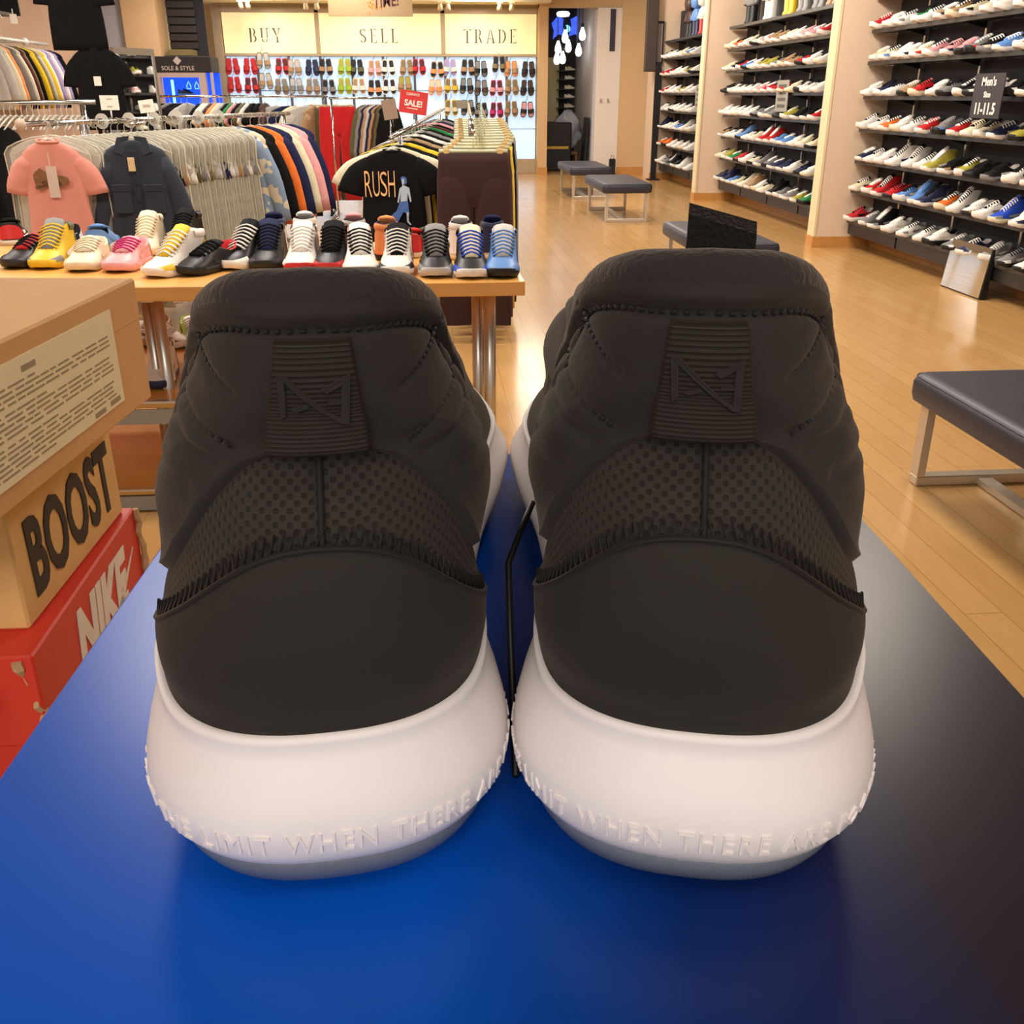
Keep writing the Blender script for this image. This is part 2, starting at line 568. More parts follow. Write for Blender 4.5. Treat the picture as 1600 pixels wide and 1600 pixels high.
# ------------------------------------------------------------------ the pair in front
def hero_materials():
    H = {}
    def fabric(name, col, rough, pat=None, ku=1, kv=1, strength=.5, dist=.0006, sheen=.25, holes=0.0, noise=300):
        m, nt, b, N, L = newmat(name)
        c = lin(col)
        b.inputs['Roughness'].default_value = rough
        b.inputs['Specular IOR Level'].default_value = 0.25
        b.inputs['Sheen Weight'].default_value = sheen
        b.inputs['Sheen Roughness'].default_value = .45
        b.inputs['Sheen Tint'].default_value = lin((150, 135, 120))
        tc = N.new('ShaderNodeTexCoord')
        nz = N.new('ShaderNodeTexNoise'); nz.inputs['Scale'].default_value = noise; nz.inputs['Detail'].default_value = 4
        L.new(tc.outputs['Object'], nz.inputs['Vector'])
        nz2 = N.new('ShaderNodeTexNoise'); nz2.inputs['Scale'].default_value = 22; nz2.inputs['Detail'].default_value = 5
        L.new(tc.outputs['Object'], nz2.inputs['Vector'])
        mx = N.new('ShaderNodeMixRGB')
        mx.inputs[1].default_value = tuple(v * .8 for v in c[:3]) + (1,)
        mx.inputs[2].default_value = tuple(v * 1.25 for v in c[:3]) + (1,)
        L.new(nz2.outputs['Fac'], mx.inputs[0])
        last = mx.outputs[0]; height = nz.outputs['Fac']
        if pat:
            sep = N.new('ShaderNodeSeparateXYZ'); L.new(tc.outputs['UV'], sep.inputs[0])
            def M(op, a, b2=None):
                n = N.new('ShaderNodeMath'); n.operation = op
                for i, q in enumerate((a, b2)):
                    if q is None:
                        continue
                    if isinstance(q, (int, float)):
                        n.inputs[i].default_value = q
                    else:
                        L.new(q, n.inputs[i])
                return n.outputs[0]
            wob = M('MULTIPLY', nz2.outputs['Fac'], 3.2)
            if pat == 'knit':
                su = M('SINE', M('ADD', M('MULTIPLY', sep.outputs[0], ku), wob))
                sv = M('SINE', M('ADD', M('MULTIPLY', sep.outputs[1], kv), wob))
                h = M('MULTIPLY', su, sv)
            else:
                h = M('SINE', M('MULTIPLY', sep.outputs[1], kv))
            mr = N.new('ShaderNodeMapRange')
            mr.inputs['From Min'].default_value = .15 if pat == 'knit' else -.6; mr.inputs['From Max'].default_value = .75 if pat == 'knit' else .6
            mr.inputs['To Min'].default_value = 0; mr.inputs['To Max'].default_value = 1
            L.new(h, mr.inputs['Value'])
            hole = M('SUBTRACT', 1.0, mr.outputs[0]) if pat == 'knit' else mr.outputs[0]
            mh = N.new('ShaderNodeMixRGB')
            mh.inputs[1].default_value = tuple(v * (1 - holes) for v in c[:3]) + (1,)
            L.new(hole, mh.inputs[0]); L.new(last, mh.inputs[2])
            last = mh.outputs[0]
            height = M('ADD', hole, M('MULTIPLY', nz.outputs['Fac'], .25))
        # pale specks of dust and lint
        vo = N.new('ShaderNodeTexVoronoi'); vo.inputs['Scale'].default_value = 95
        L.new(tc.outputs['Object'], vo.inputs['Vector'])
        ms = N.new('ShaderNodeMapRange'); ms.inputs['From Min'].default_value = .05; ms.inputs['From Max'].default_value = .03
        L.new(vo.outputs['Distance'], ms.inputs['Value'])
        gt = N.new('ShaderNodeMath'); gt.operation = 'MULTIPLY'
        g2 = N.new('ShaderNodeMapRange'); g2.inputs['From Min'].default_value = .58; g2.inputs['From Max'].default_value = .66
        L.new(nz2.outputs['Fac'], g2.inputs['Value'])
        L.new(ms.outputs[0], gt.inputs[0]); L.new(g2.outputs[0], gt.inputs[1])
        md = N.new('ShaderNodeMixRGB'); md.inputs[2].default_value = lin((112, 104, 92))
        L.new(gt.outputs[0], md.inputs[0]); L.new(last, md.inputs[1])
        last = md.outputs[0]
        L.new(last, b.inputs['Base Color'])
        bp = N.new('ShaderNodeBump'); bp.inputs['Strength'].default_value = strength; bp.inputs['Distance'].default_value = dist
        L.new(height, bp.inputs['Height']); L.new(bp.outputs[0], b.inputs['Normal'])
        return m
    H['counter'] = fabric('black_nubuck', (43, 39, 35), .85, strength=.25, dist=.0003, noise=700)
    H['knit'] = fabric('black_knit_mesh', (51, 46, 40), .85, 'knit', ku=2 * PI / .0032, kv=2 * PI / .0026, strength=.7, dist=.0007, holes=.5)
    H['collar'] = fabric('black_padded_textile', (44, 40, 37), .9, strength=.35, dist=.0004, noise=500, sheen=.35)
    H['rim'] = fabric('black_fleece_lining', (42, 38, 38), .95, strength=.6, dist=.0008, noise=650, sheen=.7)
    H['tab'] = fabric('black_ribbed_webbing', (44, 38, 30), .7, 'rib', kv=2 * PI / .0009, strength=.6, dist=.0004, holes=.4, sheen=.1)
    H['thread'] = fabric('black_thread', (30, 27, 25), .7, strength=.2)
    H['mid'] = mat('white_foam_midsole', (238, 229, 225), .55, var=.02, scale=120, bump=.05)
    H['out'] = mat('translucent_grey_outsole', (108, 114, 126), .35, var=.06, scale=400, bump=.1)
    H['fuzz'] = fabric('black_fuzzy_loop', (24, 22, 21), .95, strength=1, dist=.002, noise=900, sheen=.3)
    return H
HM = hero_materials()

HW = [(.0, .0360), (.008, .0390), (.03, .039), (.043, .0372), (.055, .0376), (.062, .0366), (.070, .0340), (.078, .0322), (.086, .0308), (.095, .0288), (.103, .0262), (.112, .0230), (.120, .0212), (.1330, .0194)]
Y0 = [(.0, .010), (.01, .005), (.03, .006), (.043, .0092), (.052, .0066), (.064, .0056), (.076, .0074), (.0855, .0105), (.095, .0138), (.102, .0165), (.112, .0165), (.122, .0155), (.130, .0160), (.137, .0175)]
FL = [(0, 1), (.2, 1.02), (.4, 1.02), (.6, 1.12), (.74, 1.16), (.86, 1.02), (.94, .74), (.985, .4), (1, 0)]
FM = [(0, 1), (.2, .96), (.4, 1.08), (.6, 1.32), (.74, 1.42), (.86, 1.22), (.94, .84), (.985, .25), (1, 0)]
XT = [(0, .030), (.08, .028), (.2, .023), (.4, .020), (.52, .017), (.60, .008), (.66, 0), (1, 0)]
ZB = [(0, .0410), (.5, .0395), (.9, .0400), (1.1, .037), (1.4, .030), (1.75, .026), (2, .028)]
ZT = [(0, .1320), (.3, .1313), (.5, .1294), (.66, .1256), (.8, .1190), (.92, .1100), (1.02, .101), (1.1, .0970), (1.3, .096), (1.5, .084), (1.65, .072), (1.8, .061), (1.93, .053), (2, .046)]
ZT2 = [q for q in ZT if q[0] < 1.05] + [(1.10, .0975), (1.18, .0995), (1.28, .1030), (1.36, .1020), (1.5, .090)] + [q for q in ZT if q[0] > 1.55]
XT2 = [(0, .030), (.08, .030), (.2, .030), (.3, .029), (.4, .025), (.52, .019), (.60, .008), (.66, 0), (1, 0)]
ZA = lambda a: .0465 + .0390 * np.exp(-(np.abs(a) / .76) ** 2)
ZC = lambda a: .0580 + .0455 * np.exp(-(np.abs(a) / .72) ** 2.4)

def dense(lo, hi, n):
    return np.linspace(lo, hi, n)

def seg_dist(px, py, a, b):
    ax, ay = a; bx, by = b
    t = np.clip(((px - ax) * (bx - ax) + (py - ay) * (by - ay)) / ((bx - ax) ** 2 + (by - ay) ** 2), 0, 1)
    return np.hypot(px - (ax + t * (bx - ax)), py - (ay + t * (by - ay)))

def hero(label, x, y, z, rz, mirror, zs, loop_up):
    K = Last(HW, Y0, fl=FL, fm=FM, xt=XT2 if loop_up else XT, zb=ZB, zt=ZT2 if loop_up else ZT, mirror=mirror, zs=zs)
    K.bend = .027
    K.lean = .042
    bx = lambda yy: (1 if mirror else -1) * (float(K.curve(yy)) + .003)
    wx, wy, wz = c2w(x, y, z)
    root = thing('sneaker', label, 'sneaker', (wx, wy, wz), -YAW + rz, 'black pair of basketball shoes on the blue box')
    # ---- midsole and outsole: rings of the outline at successive heights
    def sole_rings(prof, n=150, zsc=None):
        A = np.concatenate([np.linspace(-2, -1, n // 3, endpoint=False), np.linspace(-1, 1, n), np.linspace(1, 2, n // 3 + 1)[1:]])
        rings = []
        for (zz, w, y0, lift) in prof:
            a = -A if mirror else A
            px, d = K.plan(a, 0, w=w, y0=y0, Lz=.309 - y0 * .4)
            if mirror:
                px = -px
            AA = np.abs(A)
            f = np.where(AA < 1, 1, 1 - .24 * sstep(1.0, 1.6, AA) + .1 * sstep(1.7, 2, AA))
            zz_ = zz * f + lift * (np.exp(-((AA - .93) / .20) ** 2)) + .006 * sstep(1.75, 2, AA)
            zz_ = zz_ + .0008 * (1 - sstep(.0, .9, AA))
            rings.append(np.stack([px, d, zz_], -1))
        return np.array(rings)
    mid = [(.0118, .0340, .0095, 0), (.0118, .0402, .0026, 0), (.0126, .0412, .0016, 0), (.0142, .0422, .0008, 0), (.0165, .0434, -.0004, 0), (.0215, .0440, -.0008, 0),
           (.0255, .0436, -.0001, 0), (.0295, .0424, .0018, .001), (.0330, .0410, .0042, .002), (.0355, .0401, .0058, .003), (.0375, .0397, .0066, .004), (.0393, .0400, .0062, .005),
           (.0405, .0400, .0064, .005), (.0411, .0392, .0074, .005), (.0409, .0380, .0088, .004), (.0385, .0345, .0125, .002)]
    P = sole_rings(mid)
    MB().grid(P).obj('midsole', HM['mid'], root, True)
    out = [(.0, .0300, .0170, 0), (.0, .0345, .0125, 0), (.0008, .0366, .0094, 0), (.0035, .0384, .0062, 0), (.0070, .0396, .0040, 0), (.0116, .0402, .0030, 0), (.0122, .034, .009, 0)]
    P = sole_rings(out)
    b = MB().grid(P)
    n = P.shape[1]
    b.add([tuple(q) for q in P[0]], [tuple(range(n))])
    b.obj('outsole', HM['out'], root, True)
    # ---- raised lettering around the midsole
    def mid_point(u, zz, off):
        # u = arc length from heel centre
        aa = np.linspace(-1.6, 1.6, 1200)
        pr = np.array([q[0] for q in mid[3:9]]); ww = np.interp(zz, pr, [q[1] for q in mid[3:9]]); yy = np.interp(zz, pr, [q[2] for q in mid[3:9]])
        pts = []
        px, d = K.plan(-aa if mirror else aa, 0, w=.0436, y0=0.0)
        if mirror:
            px = -px
        sl = np.concatenate([[0], np.cumsum(np.hypot(np.diff(px), np.diff(d)))])
        sl -= np.interp(0, aa, sl)
        A = np.interp(u, sl, aa)
        Am = -A if mirror else A
        res = []
        for k in range(len(u)):
            q0 = K.plan(np.array([Am[k], Am[k] + 1e-3]), 0, w=ww[k], y0=yy[k])
            sx = -1 if mirror else 1
            p = np.array([q0[0][0] * sx, q0[1][0]]); p2 = np.array([q0[0][1] * sx, q0[1][1]])
            t = (p2 - p); t /= max(np.linalg.norm(t), 1e-9)
            nrm = np.array([t[1], -t[0]]) * (-1 if mirror else 1)
            res.append((p[0] + nrm[0] * off[k], p[1] + nrm[1] * off[k], zz[k] + .0008 * (1 - sstep(0, .9, abs(A[k])))))
        return res
    V, F = text_geo('IS NOT THE LIMIT WHEN THERE ARE FOOTPRINTS', bold=0, ext=.5, spacing=1.2, res=2)
    lo, hi = V.min(0), V.max(0)
    sc = .0050 / (hi[1] - lo[1])
    cen = .0105 if mirror else -.0040
    u = (V[:, 0] - (lo[0] + hi[0]) / 2) * sc * .82 + cen
    keep = None
    zz = .0172 + (V[:, 1] - lo[1]) * sc
    off = np.where(V[:, 2] > 0, .0005, -.0012)
    MB().add(mid_point(u, zz, off), F).obj('raised_lettering', HM['mid'], root)
    # ---- knit upper, all round
    A = np.concatenate([np.linspace(-2, -1.3, 46), np.linspace(-1.28, 1.28, 190), np.linspace(1.3, 2, 46)])
    AA = np.abs(A)
    zl = K.zb(AA) - .004
    zu = np.minimum(K.zt(AA) - .003 * (AA < 1.3), np.where(AA < 1.25, ZC(np.minimum(AA, 1.5)) + .010, 9))
    zu = np.where(AA < 1.2, zu, K.zt(AA))
    seam = lambda a, v, q: -.0007 * np.exp(-(a / .012) ** 2)
    P, N, AG, ZG = K.sheet(A, zl, zu, 34, seam, np.sin(np.linspace(0, PI / 2, 34)))
    b = MB().grid(P)
    hp = P.reshape(-1, 3)
    uu = np.cumsum(np.concatenate([[0], np.hypot(*(np.diff(P[:, 10, :2], axis=0).T))]))
    b.uv = np.stack([np.repeat(uu, 34), hp[:, 2]], -1)
    upper = b.obj('upper', HM['knit'], root, True, fixn=False)
    zs_ = np.linspace(.080, .104, 14); a0 = np.zeros(14) + .003
    Ps = K.wall(a0, zs_); Ns = K.normals(a0, zs_)
    MB().tube((Ps + Ns * .0001).tolist(), .00075, 6).obj('seam', HM['thread'], root, True)
    # ---- heel counter shell below the zigzag line
    A = dense(-1.25, 1.25, 150); AA = np.abs(A)
    def off_c(a, v, q):
        e = np.minimum(sstep(0, .05, 1 - v), 1)
        return (.0012 * e + .0002 + .0004 * np.sin(v * PI)) * (1 - sstep(1.0, 1.2, np.abs(a))) - .001 * sstep(1.1, 1.25, np.abs(a))
    zu = np.maximum(ZA(AA), K.zb(AA) + .002)
    P, N, _, _ = K.sheet(A, K.zb(AA) - .004, zu, 30, off_c)
    MB().grid(P).obj('heel_counter', HM['counter'], root, True, fixn=False)
    # ---- zigzag stitching along that line
    zz = MB()
    k = 104
    ta = np.linspace(-.88, .88, k)
    za = np.maximum(ZA(np.abs(ta)), K.zb(np.abs(ta)) + .002) + np.where(np.arange(k) % 2 == 0, .0034, -.0008)
    Pz = K.wall(ta, za); Nz = K.normals(ta, za)
    zz.tube((Pz + Nz * .0009).tolist(), .00036, 5)
    ta = np.linspace(-1.3, 1.3, 150); za = np.maximum(ZA(np.abs(ta)), K.zb(np.abs(ta)) + .002) - .0008
    Pz = K.wall(ta, za); Nz = K.normals(ta, za)
    zz.tube((Pz + Nz * .0012).tolist(), .0007, 6)
    zz.obj('zigzag_stitching', HM['thread'], root, True)
    # ---- padded, quilted collar, its top rolled over into the shoe
    A = np.concatenate([np.linspace(-1.38, -1.05, 30), np.linspace(-1.04, 1.04, 210), np.linspace(1.05, 1.38, 30)]); AA = np.abs(A)
    zC = np.minimum(ZC(AA), K.zt(AA) - .012)
    quilt = [((.30, .1155), (.74, .1232)), ((.30, .1040), (.86, .1100)), ((.66, .1190), (.93, .0900)), ((.9, .078), (1.15, .088))]
    folds = [((.40, .0990), (.78, .1030)), ((.55, .0930), (.92, .0920))]
    def off_k(a, v, q):
        aa = np.abs(a)
        o = .0004 + .0020 * sstep(0, .03, v) + .0030 * sstep(.04, .40, v) - .0011 * sstep(.5, 1, v)
        o = o * (1 - .75 * sstep(1.12, 1.38, aa))
        zt = K.zt(aa)
        rim = np.exp(-((q - (zt - .0045)) / .0011) ** 2) * (aa < 1.15)
        o = o - .0017 * rim * (.92 + .08 * np.sin(a * 95))
        o = o + .0012 * sstep(zt - .004, zt - .0015, q)
        for s0, s1 in quilt:
            d = seg_dist(aa * .042, q, (s0[0] * .042, s0[1]), (s1[0] * .042, s1[1]))
            o = o - .0009 * np.exp(-(d / .0010) ** 2) * (.92 + .08 * np.sin(a * 120))
            o = o + .0002 * np.exp(-((d - .004) / .0022) ** 2)
        for s0, s1 in folds:
            d = seg_dist(aa * .042, q, (s0[0] * .042, s0[1]), (s1[0] * .042, s1[1]))
            o = o - .0006 * np.exp(-(d / .0014) ** 2) + .0003 * np.exp(-((d - .0030) / .0016) ** 2)
        o = o + 0.00015 * np.sin(a * 9 + q * 400 + (1 if mirror else 0)) * sstep(.3, .6, aa)
        return o * sstep(0, .02, v) - .0012 * (1 - sstep(0, .03, v))
    zT = K.zt(AA)
    P, N, AG, ZG = K.sheet(A, zC, zT, 64, off_k)
    top = P[:, -1]; ntop = N[:, -1].copy(); ntop[:, 2] = 0
    ln = np.linalg.norm(ntop, axis=1, keepdims=True); ntop = ntop / np.maximum(ln, 1e-6)
    th = .0105 * (1 - .55 * sstep(1.0, 1.38, AA))[:, None]
    MB().grid(P).obj('padded_collar', HM['collar'], root, True, fixn=False)
    roll = []
    for t in np.linspace(0, PI, 14):
        roll.append(top - ntop * th * .5 * (1 - math.cos(t)) + np.array([0, 0, 1.]) * (math.sin(t) * .0052 * (.7 + .3 * th / .0105)) )
    inner = roll[-1]
    for q in (.008, .02, .035, .05):
        roll.append(inner - np.array([0, 0, q]) + ntop * min(q * .12, .004))
    Rr = np.stack(roll, 1)
    MB().grid(Rr).obj('collar_lining', HM['rim'], root, True, fixn=False)
    # stitches under the rim
    st = MB()
    for a in np.linspace(-1.0, 1.0, 46):
        if abs(a) < .01:
            continue
        zt = float(K.zt(abs(a))) - .0045
        p0 = K.wall(np.array([a - .0125, a + .0125]), np.array([zt, zt])); nn = K.normals(np.array([a, a]), np.array([zt, zt]))
        st.tube((p0 + nn * .0037).tolist(), .00045, 5)
    for s0, s1 in quilt[:3]:
        nst = 13
        for sg in (-1, 1):
            for i in range(nst):
                t0 = i / nst; t1 = (i + .7) / nst
                aa = np.array([s0[0] + (s1[0] - s0[0]) * t for t in (t0, t1)]); qq = np.array([s0[1] + (s1[1] - s0[1]) * t for t in (t0, t1)])
                p0 = K.wall(aa * sg, qq); nn = K.normals(aa * sg, qq)
                st.tube((p0 + nn * .0042).tolist(), .00040, 5)
    st.obj('quilt_stitching', HM['thread'], root, True)
    # ---- ribbed heel tab with raised emblem
    za = np.linspace(.1035, .1262, 60)
    xs = np.linspace(-1, 1, 36)
    hwid = np.interp(za, [.1035, .1262], [.0084, .0052])
    X = xs[:, None] * hwid[None, :]; Z = np.repeat(za[None, :], 36, 0)
    AX = K.a_of_x(X, Z)
    Nn = K.normals(AX, Z)
    # near the centre the outline is flat, take the centre normal there
    edge = np.minimum(sstep(0, .1, 1 - np.abs(xs))[:, None], np.minimum(sstep(0, .06, (Z - .1035) / .0227), sstep(0, .03, 1 - (Z - .1035) / .0227)))
    P = K.wall(AX, Z) + Nn * (.0044 + .0026 * edge)[..., None]
    b = MB().grid(P)
    b.uv = np.stack([X.ravel(), Z.ravel()], -1)
    tab = b.obj('heel_tab', HM['tab'], root, True, fixn=False)
    em = MB()
    # emblem: two uprights joined by a long diagonal, cut by short strokes (unit square, u right, v up)
    strokes = [[(0, 1), (.09, .93), (.07, .22), (0, .18)], [(0, 1), (.10, 1.0), (.98, .02), (.90, .02)], [(1, .98), (1, 0), (.90, .02), (.90, .86)], [(.62, .78), (.70, .72), (1, .90), (1, .98)],
               [(.15, .42), (.36, .52), (.42, .46), (.22, .36)], [(.70, .50), (.74, .56), (.98, .58), (.98, .50)]]
    def emb(u, v, d):
        xx = (u - .5) * .0092; q = .1105 + v * .0105
        aa = K.a_of_x(np.array([xx]), np.array([q]))
        p = K.wall(aa, np.array([q])) + K.normals(aa, np.array([q])) * d
        return tuple(p[0])
    for pl in strokes:
        pts = []
        for i in range(len(pl)):
            p0 = pl[i]; p1 = pl[(i + 1) % len(pl)]
            for t in (0, .34, .67):
                pts.append((p0[0] + (p1[0] - p0[0]) * t, p0[1] + (p1[1] - p0[1]) * t))
        em.prism(pts, lambda u, v: emb(u, v, .0062), lambda u, v: emb(u, v, .0078))
    em.obj('emblem', HM['counter'], tab)
    # ---- insole, tongue, laces, loops
    aa = np.linspace(-1.6, 1.6, 60)
    pw = K.wall(aa, np.full(60, .06)); c = np.array([0, .02, 0])
    ins = MB(); ring = [((p[0] * .93), .01 + p[1] * .96, .052 * zs) for p in pw]
    ins.add(ring, [tuple(range(60))]); ins.obj('insole', HM['rim'], root)
    sx = -1 if mirror else 1
    tl = 0 if loop_up else .012
    rows = []
    for t, yy, zt, wd in ((0, .232, .058, .020), (.2, .205, .074, .022), (.4, .175, .087, .024), (.6, .145, .098, .026), (.8, .120, .107 - tl, .026), (.95, .104, .115 - tl, .025), (1, .099, .118 - tl, .020)):
        ring = []
        for kk in range(16):
            w = 2 * PI * kk / 16
            ring.append((bx(yy) + math.cos(w) * wd, yy + .004 * math.sin(w) * .7 + .012 * math.cos(w) ** 2, (zt + .005 * math.sin(w) - .010 * math.cos(w) ** 2) * zs))
        rows.append(ring)
    MB().loft(rows).obj('tongue', HM['collar'], root, True)
    lc = MB()
    for i, s in enumerate((.22, .29, .36, .43, .50)):
        yy = .05 + s * .24
        zt = float(K.zt(1 + s)) * zs; xt = float(K.xt(s)) + .004
        for dz in (0,):
            lc.tube([(bx(yy) + q[0] * xt, yy + q[1], zt + q[2]) for q in ((-.92, -.004, -.001), (-.5, .002, .0055), (0, .006, .0075), (.5, .006, .0055), (.92, .010, -.001))], .0030, 8, flat=.55)
    # bow ends hanging at the inner side
    for sgn in (-1, 1):
        lc.tube([(0, .10, .108 * zs), (sgn * .02, .107, .112 * zs), (sgn * .034, .118, .098 * zs), (sgn * .038, .128, .080 * zs)], .0026, 8, flat=.6)
    lc.obj('laces', HM['thread'], root, True)
    # eyelet wing: the strap of fabric beside the lacing
    for sg, nm in ((-1, 'eyestay'), (1, 'eyestay')):
        A = np.linspace(1.16, 1.58, 40)
        P, N, _, _ = K.sheet(A * sg, K.zt(A) - .026 + .012 * sstep(1.16, 1.3, 2.46 - A), K.zt(A), 14, lambda a, v, q: .0035 * np.sin(np.clip(v * 1.1, 0, 1) * PI) ** .6 + .0008)
        MB().grid(P).obj(nm, HM['collar'], root, True, fixn=False)
    lp = MB()
    if loop_up:
        path = [(sx * -.002 + .0, .1000, .112), (.0, .098, .126), (.0, .0985, .1325), (.0, .1010, .1345), (.0, .1045, .133), (.0, .1055, .126), (0, .106, .110)]
    else:
        path = [(0, .100, .100), (0, .101, .106), (0, .106, .110), (0, .114, .107), (0, .117, .099)]
    rings = []
    for i, q in enumerate(path):
        p0 = Vector(path[max(i - 1, 0)]); p1 = Vector(path[min(i + 1, len(path) - 1)])
        t = (p1 - p0).normalized(); nv = Vector((0, -t.z, t.y)) * .0009
        w = .0088
        tilt = .0022 * (1 if loop_up else 0)
        qv = Vector(q)
        rings.append([tuple(qv + Vector((bx(.1) + .0058 - w, 0, tilt)) - nv), tuple(qv + Vector((bx(.1) + .0058 + w, 0, -tilt)) - nv), tuple(qv + Vector((bx(.1) + .0058 + w, 0, -tilt)) + nv), tuple(qv + Vector((bx(.1) + .0058 - w, 0, tilt)) + nv)])
    lp.loft([[(a, b_, c_ * zs) for a, b_, c_ in rg] for rg in rings]).obj('pull_loop', HM['fuzz'], root)
    root.scale = (.985, 1, 1)
    return root

BOXTOP = 1.43 - .163
hero('black basketball shoe with its tongue loop folded down, beside the cardboard boxes', -.0372, .1565, BOXTOP, R(10.0), True, .975, False)
hero('black basketball shoe with a fuzzy tongue loop standing up behind its collar', .0367, .1565, BOXTOP, R(-9.5), False, 1.0, True)
cd_ = MB()
cd_.tube([c2w(.006, .262, BOXTOP + .052), c2w(.003, .250, BOXTOP + .050), c2w(-.001, .238, BOXTOP + .044), c2w(-.0005, .228, BOXTOP + .028), c2w(.0005, .214, BOXTOP + .008), c2w(.001, .200, BOXTOP + .0016)], .0010, 8)
tag(cd_.obj('cord', mat('black_cord', (18, 17, 17), .5), None, True), 'thin black cord hanging in the gap between the two big black shoes', 'cord')

# ------------------------------------------------------------------ boxes and the counter under them
def box_blue():
    m, nt, b, N, L = newmat('blue_to_black_printed_card')
    tc = N.new('ShaderNodeTexCoord'); sp = N.new('ShaderNodeSeparateXYZ')
    L.new(tc.outputs['Object'], sp.inputs[0])
    nz = N.new('ShaderNodeTexNoise'); nz.inputs['Scale'].default_value = 9; nz.inputs['Detail'].default_value = 4
    L.new(tc.outputs['Object'], nz.inputs['Vector'])
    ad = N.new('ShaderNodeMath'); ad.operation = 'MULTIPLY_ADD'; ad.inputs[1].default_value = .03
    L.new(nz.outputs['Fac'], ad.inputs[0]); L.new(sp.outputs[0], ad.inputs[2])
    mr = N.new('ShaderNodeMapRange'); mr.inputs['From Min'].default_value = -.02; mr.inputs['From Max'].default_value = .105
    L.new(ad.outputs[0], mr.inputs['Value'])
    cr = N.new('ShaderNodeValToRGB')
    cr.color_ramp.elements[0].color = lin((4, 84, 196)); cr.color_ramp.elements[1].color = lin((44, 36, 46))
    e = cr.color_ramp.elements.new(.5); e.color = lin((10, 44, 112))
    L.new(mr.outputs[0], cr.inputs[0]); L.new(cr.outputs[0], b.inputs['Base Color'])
    b.inputs['Roughness'].default_value = .30
    b.inputs['Specular IOR Level'].default_value = .2
    return m
M_BLUE = box_blue()
M_KRAFT = mat('brown_kraft_card', (222, 172, 112), .8, var=.08, scale=30, bump=.06)
M_KRAFT2 = mat('light_kraft_card', (228, 184, 116), .8, var=.08, scale=30, bump=.06)
M_RED = mat('red_printed_card', (214, 54, 34), .55, var=.08, scale=14, bump=.05)
M_TORN = mat('torn_card_edge', (196, 160, 116), .9, var=.2, scale=200)
M_COUNTER = mat('black_counter_laminate', (36, 34, 34), .5)

zt = BOXTOP - .13
ctr = thing('counter', 'black shop counter under the blue shoe box', 'counter', c2w(.008, .12, 0), -YAW)
MB().box(-.135, -.33, zt - .03, .135, .27, zt, bev=.003).obj('counter_top', M_COUNTER, ctr)
MB().box(-.125, -.30, 0, .125, .24, zt - .03).obj('counter_body', M_COUNTER, ctr)
# blue box: lid and base
bl = thing('shoe_box', 'large blue and black shoe box that the two black shoes stand on', 'shoe box', c2w(.0075, .265, zt), -YAW + R(1.9))
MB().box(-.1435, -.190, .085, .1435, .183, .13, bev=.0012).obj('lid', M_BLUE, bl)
MB().box(-.1405, -.187, 0, .1405, .180, .085).obj('box_body', mat('blue_card', (8, 60, 150), .4), bl)

RZ = CAMH - .356
tz = RZ - .125
tb = thing('side_table', 'black side table under the stack of red and brown boxes', 'table', c2w(-.54, .72, 0), -YAW)
MB().box(-.19, -.19, tz - .03, .17, .10, tz, bev=.003).obj('table_top', M_COUNTER, tb)
for sx in (-.17, .15):
    for sy in (-.17, .08):
        MB().box(sx - .015, sy - .015, 0, sx + .015, sy + .015, tz - .03).obj('leg', M_COUNTER, tb)
# red box with a white word, corner torn
rb = thing('shoe_box', 'torn red shoe box beneath the brown boxes, big white lettering on its side', 'shoe box', c2w(-.356, .83, tz), -YAW + R(5.3))
hR = RZ - tz
LN = .262
MB().box(-.34, -LN, hR - .075, 0, 0, hR, bev=.0016).obj('lid', M_RED, rb)
MB().box(-.337, -LN + .003, 0, -.003, -.003, hR - .075).obj('box_body', M_RED, rb)
fl = MB()
fl.prism([(0, .0), (.05, .002), (.075, -.006), (.085, -.03), (.06, -.075), (.02, -.085), (0, -.07)], lambda u, v: (-.115 + u, -LN - .001, hR - .001 + v), lambda u, v: (-.115 + u, -LN - .004 - .22 * abs(v), hR - .001 + v))
fl.obj('torn_flap', M_RED, rb)
rr = random.Random(3)
pts = [(.0006 + rr.uniform(0, .003), -.001 - rr.uniform(-.002, .003), hR - .001 - k * .0075) for k in range(14)]
MB().tube(pts, [.0016 + rr.uniform(0, .0022) for _ in pts], 6).obj('torn_edge', M_TORN, rb)
pts = [(-.012 + k * .0011 + rr.uniform(-.001, .002), -LN + rr.uniform(-.002, .004), hR - .004 - k * .0062) for k in range(12)]
MB().tube(pts, [.0014 + rr.uniform(0, .0030) for _ in pts], 6).obj('torn_edge', M_TORN, rb)
wt = MB()
text_into(wt, 'NIKE', .138, .054, lambda u, v, d: (.0002 + d, -.117 + u, hR - .041 + v + (u + .069) * -.02), .0008, bold=.05, shear=.22)
wt.obj('lettering', mat('white_print', (236, 226, 212), .6), rb)
tk = [(-.080, -.030), (-.084, -.056), (-.066, -.068), (-.030, -.060), (.020, -.036), (.094, .012), (.01, -.028), (-.03, -.044), (-.062, -.046)]
sw = MB()
sw.prism(tk, lambda u, v: (.0002, -.117 + u, hR - .042 + v), lambda u, v: (.001, -.117 + u, hR - .042 + v))
sw.obj('tick_mark', MATS['white_print'], rb)
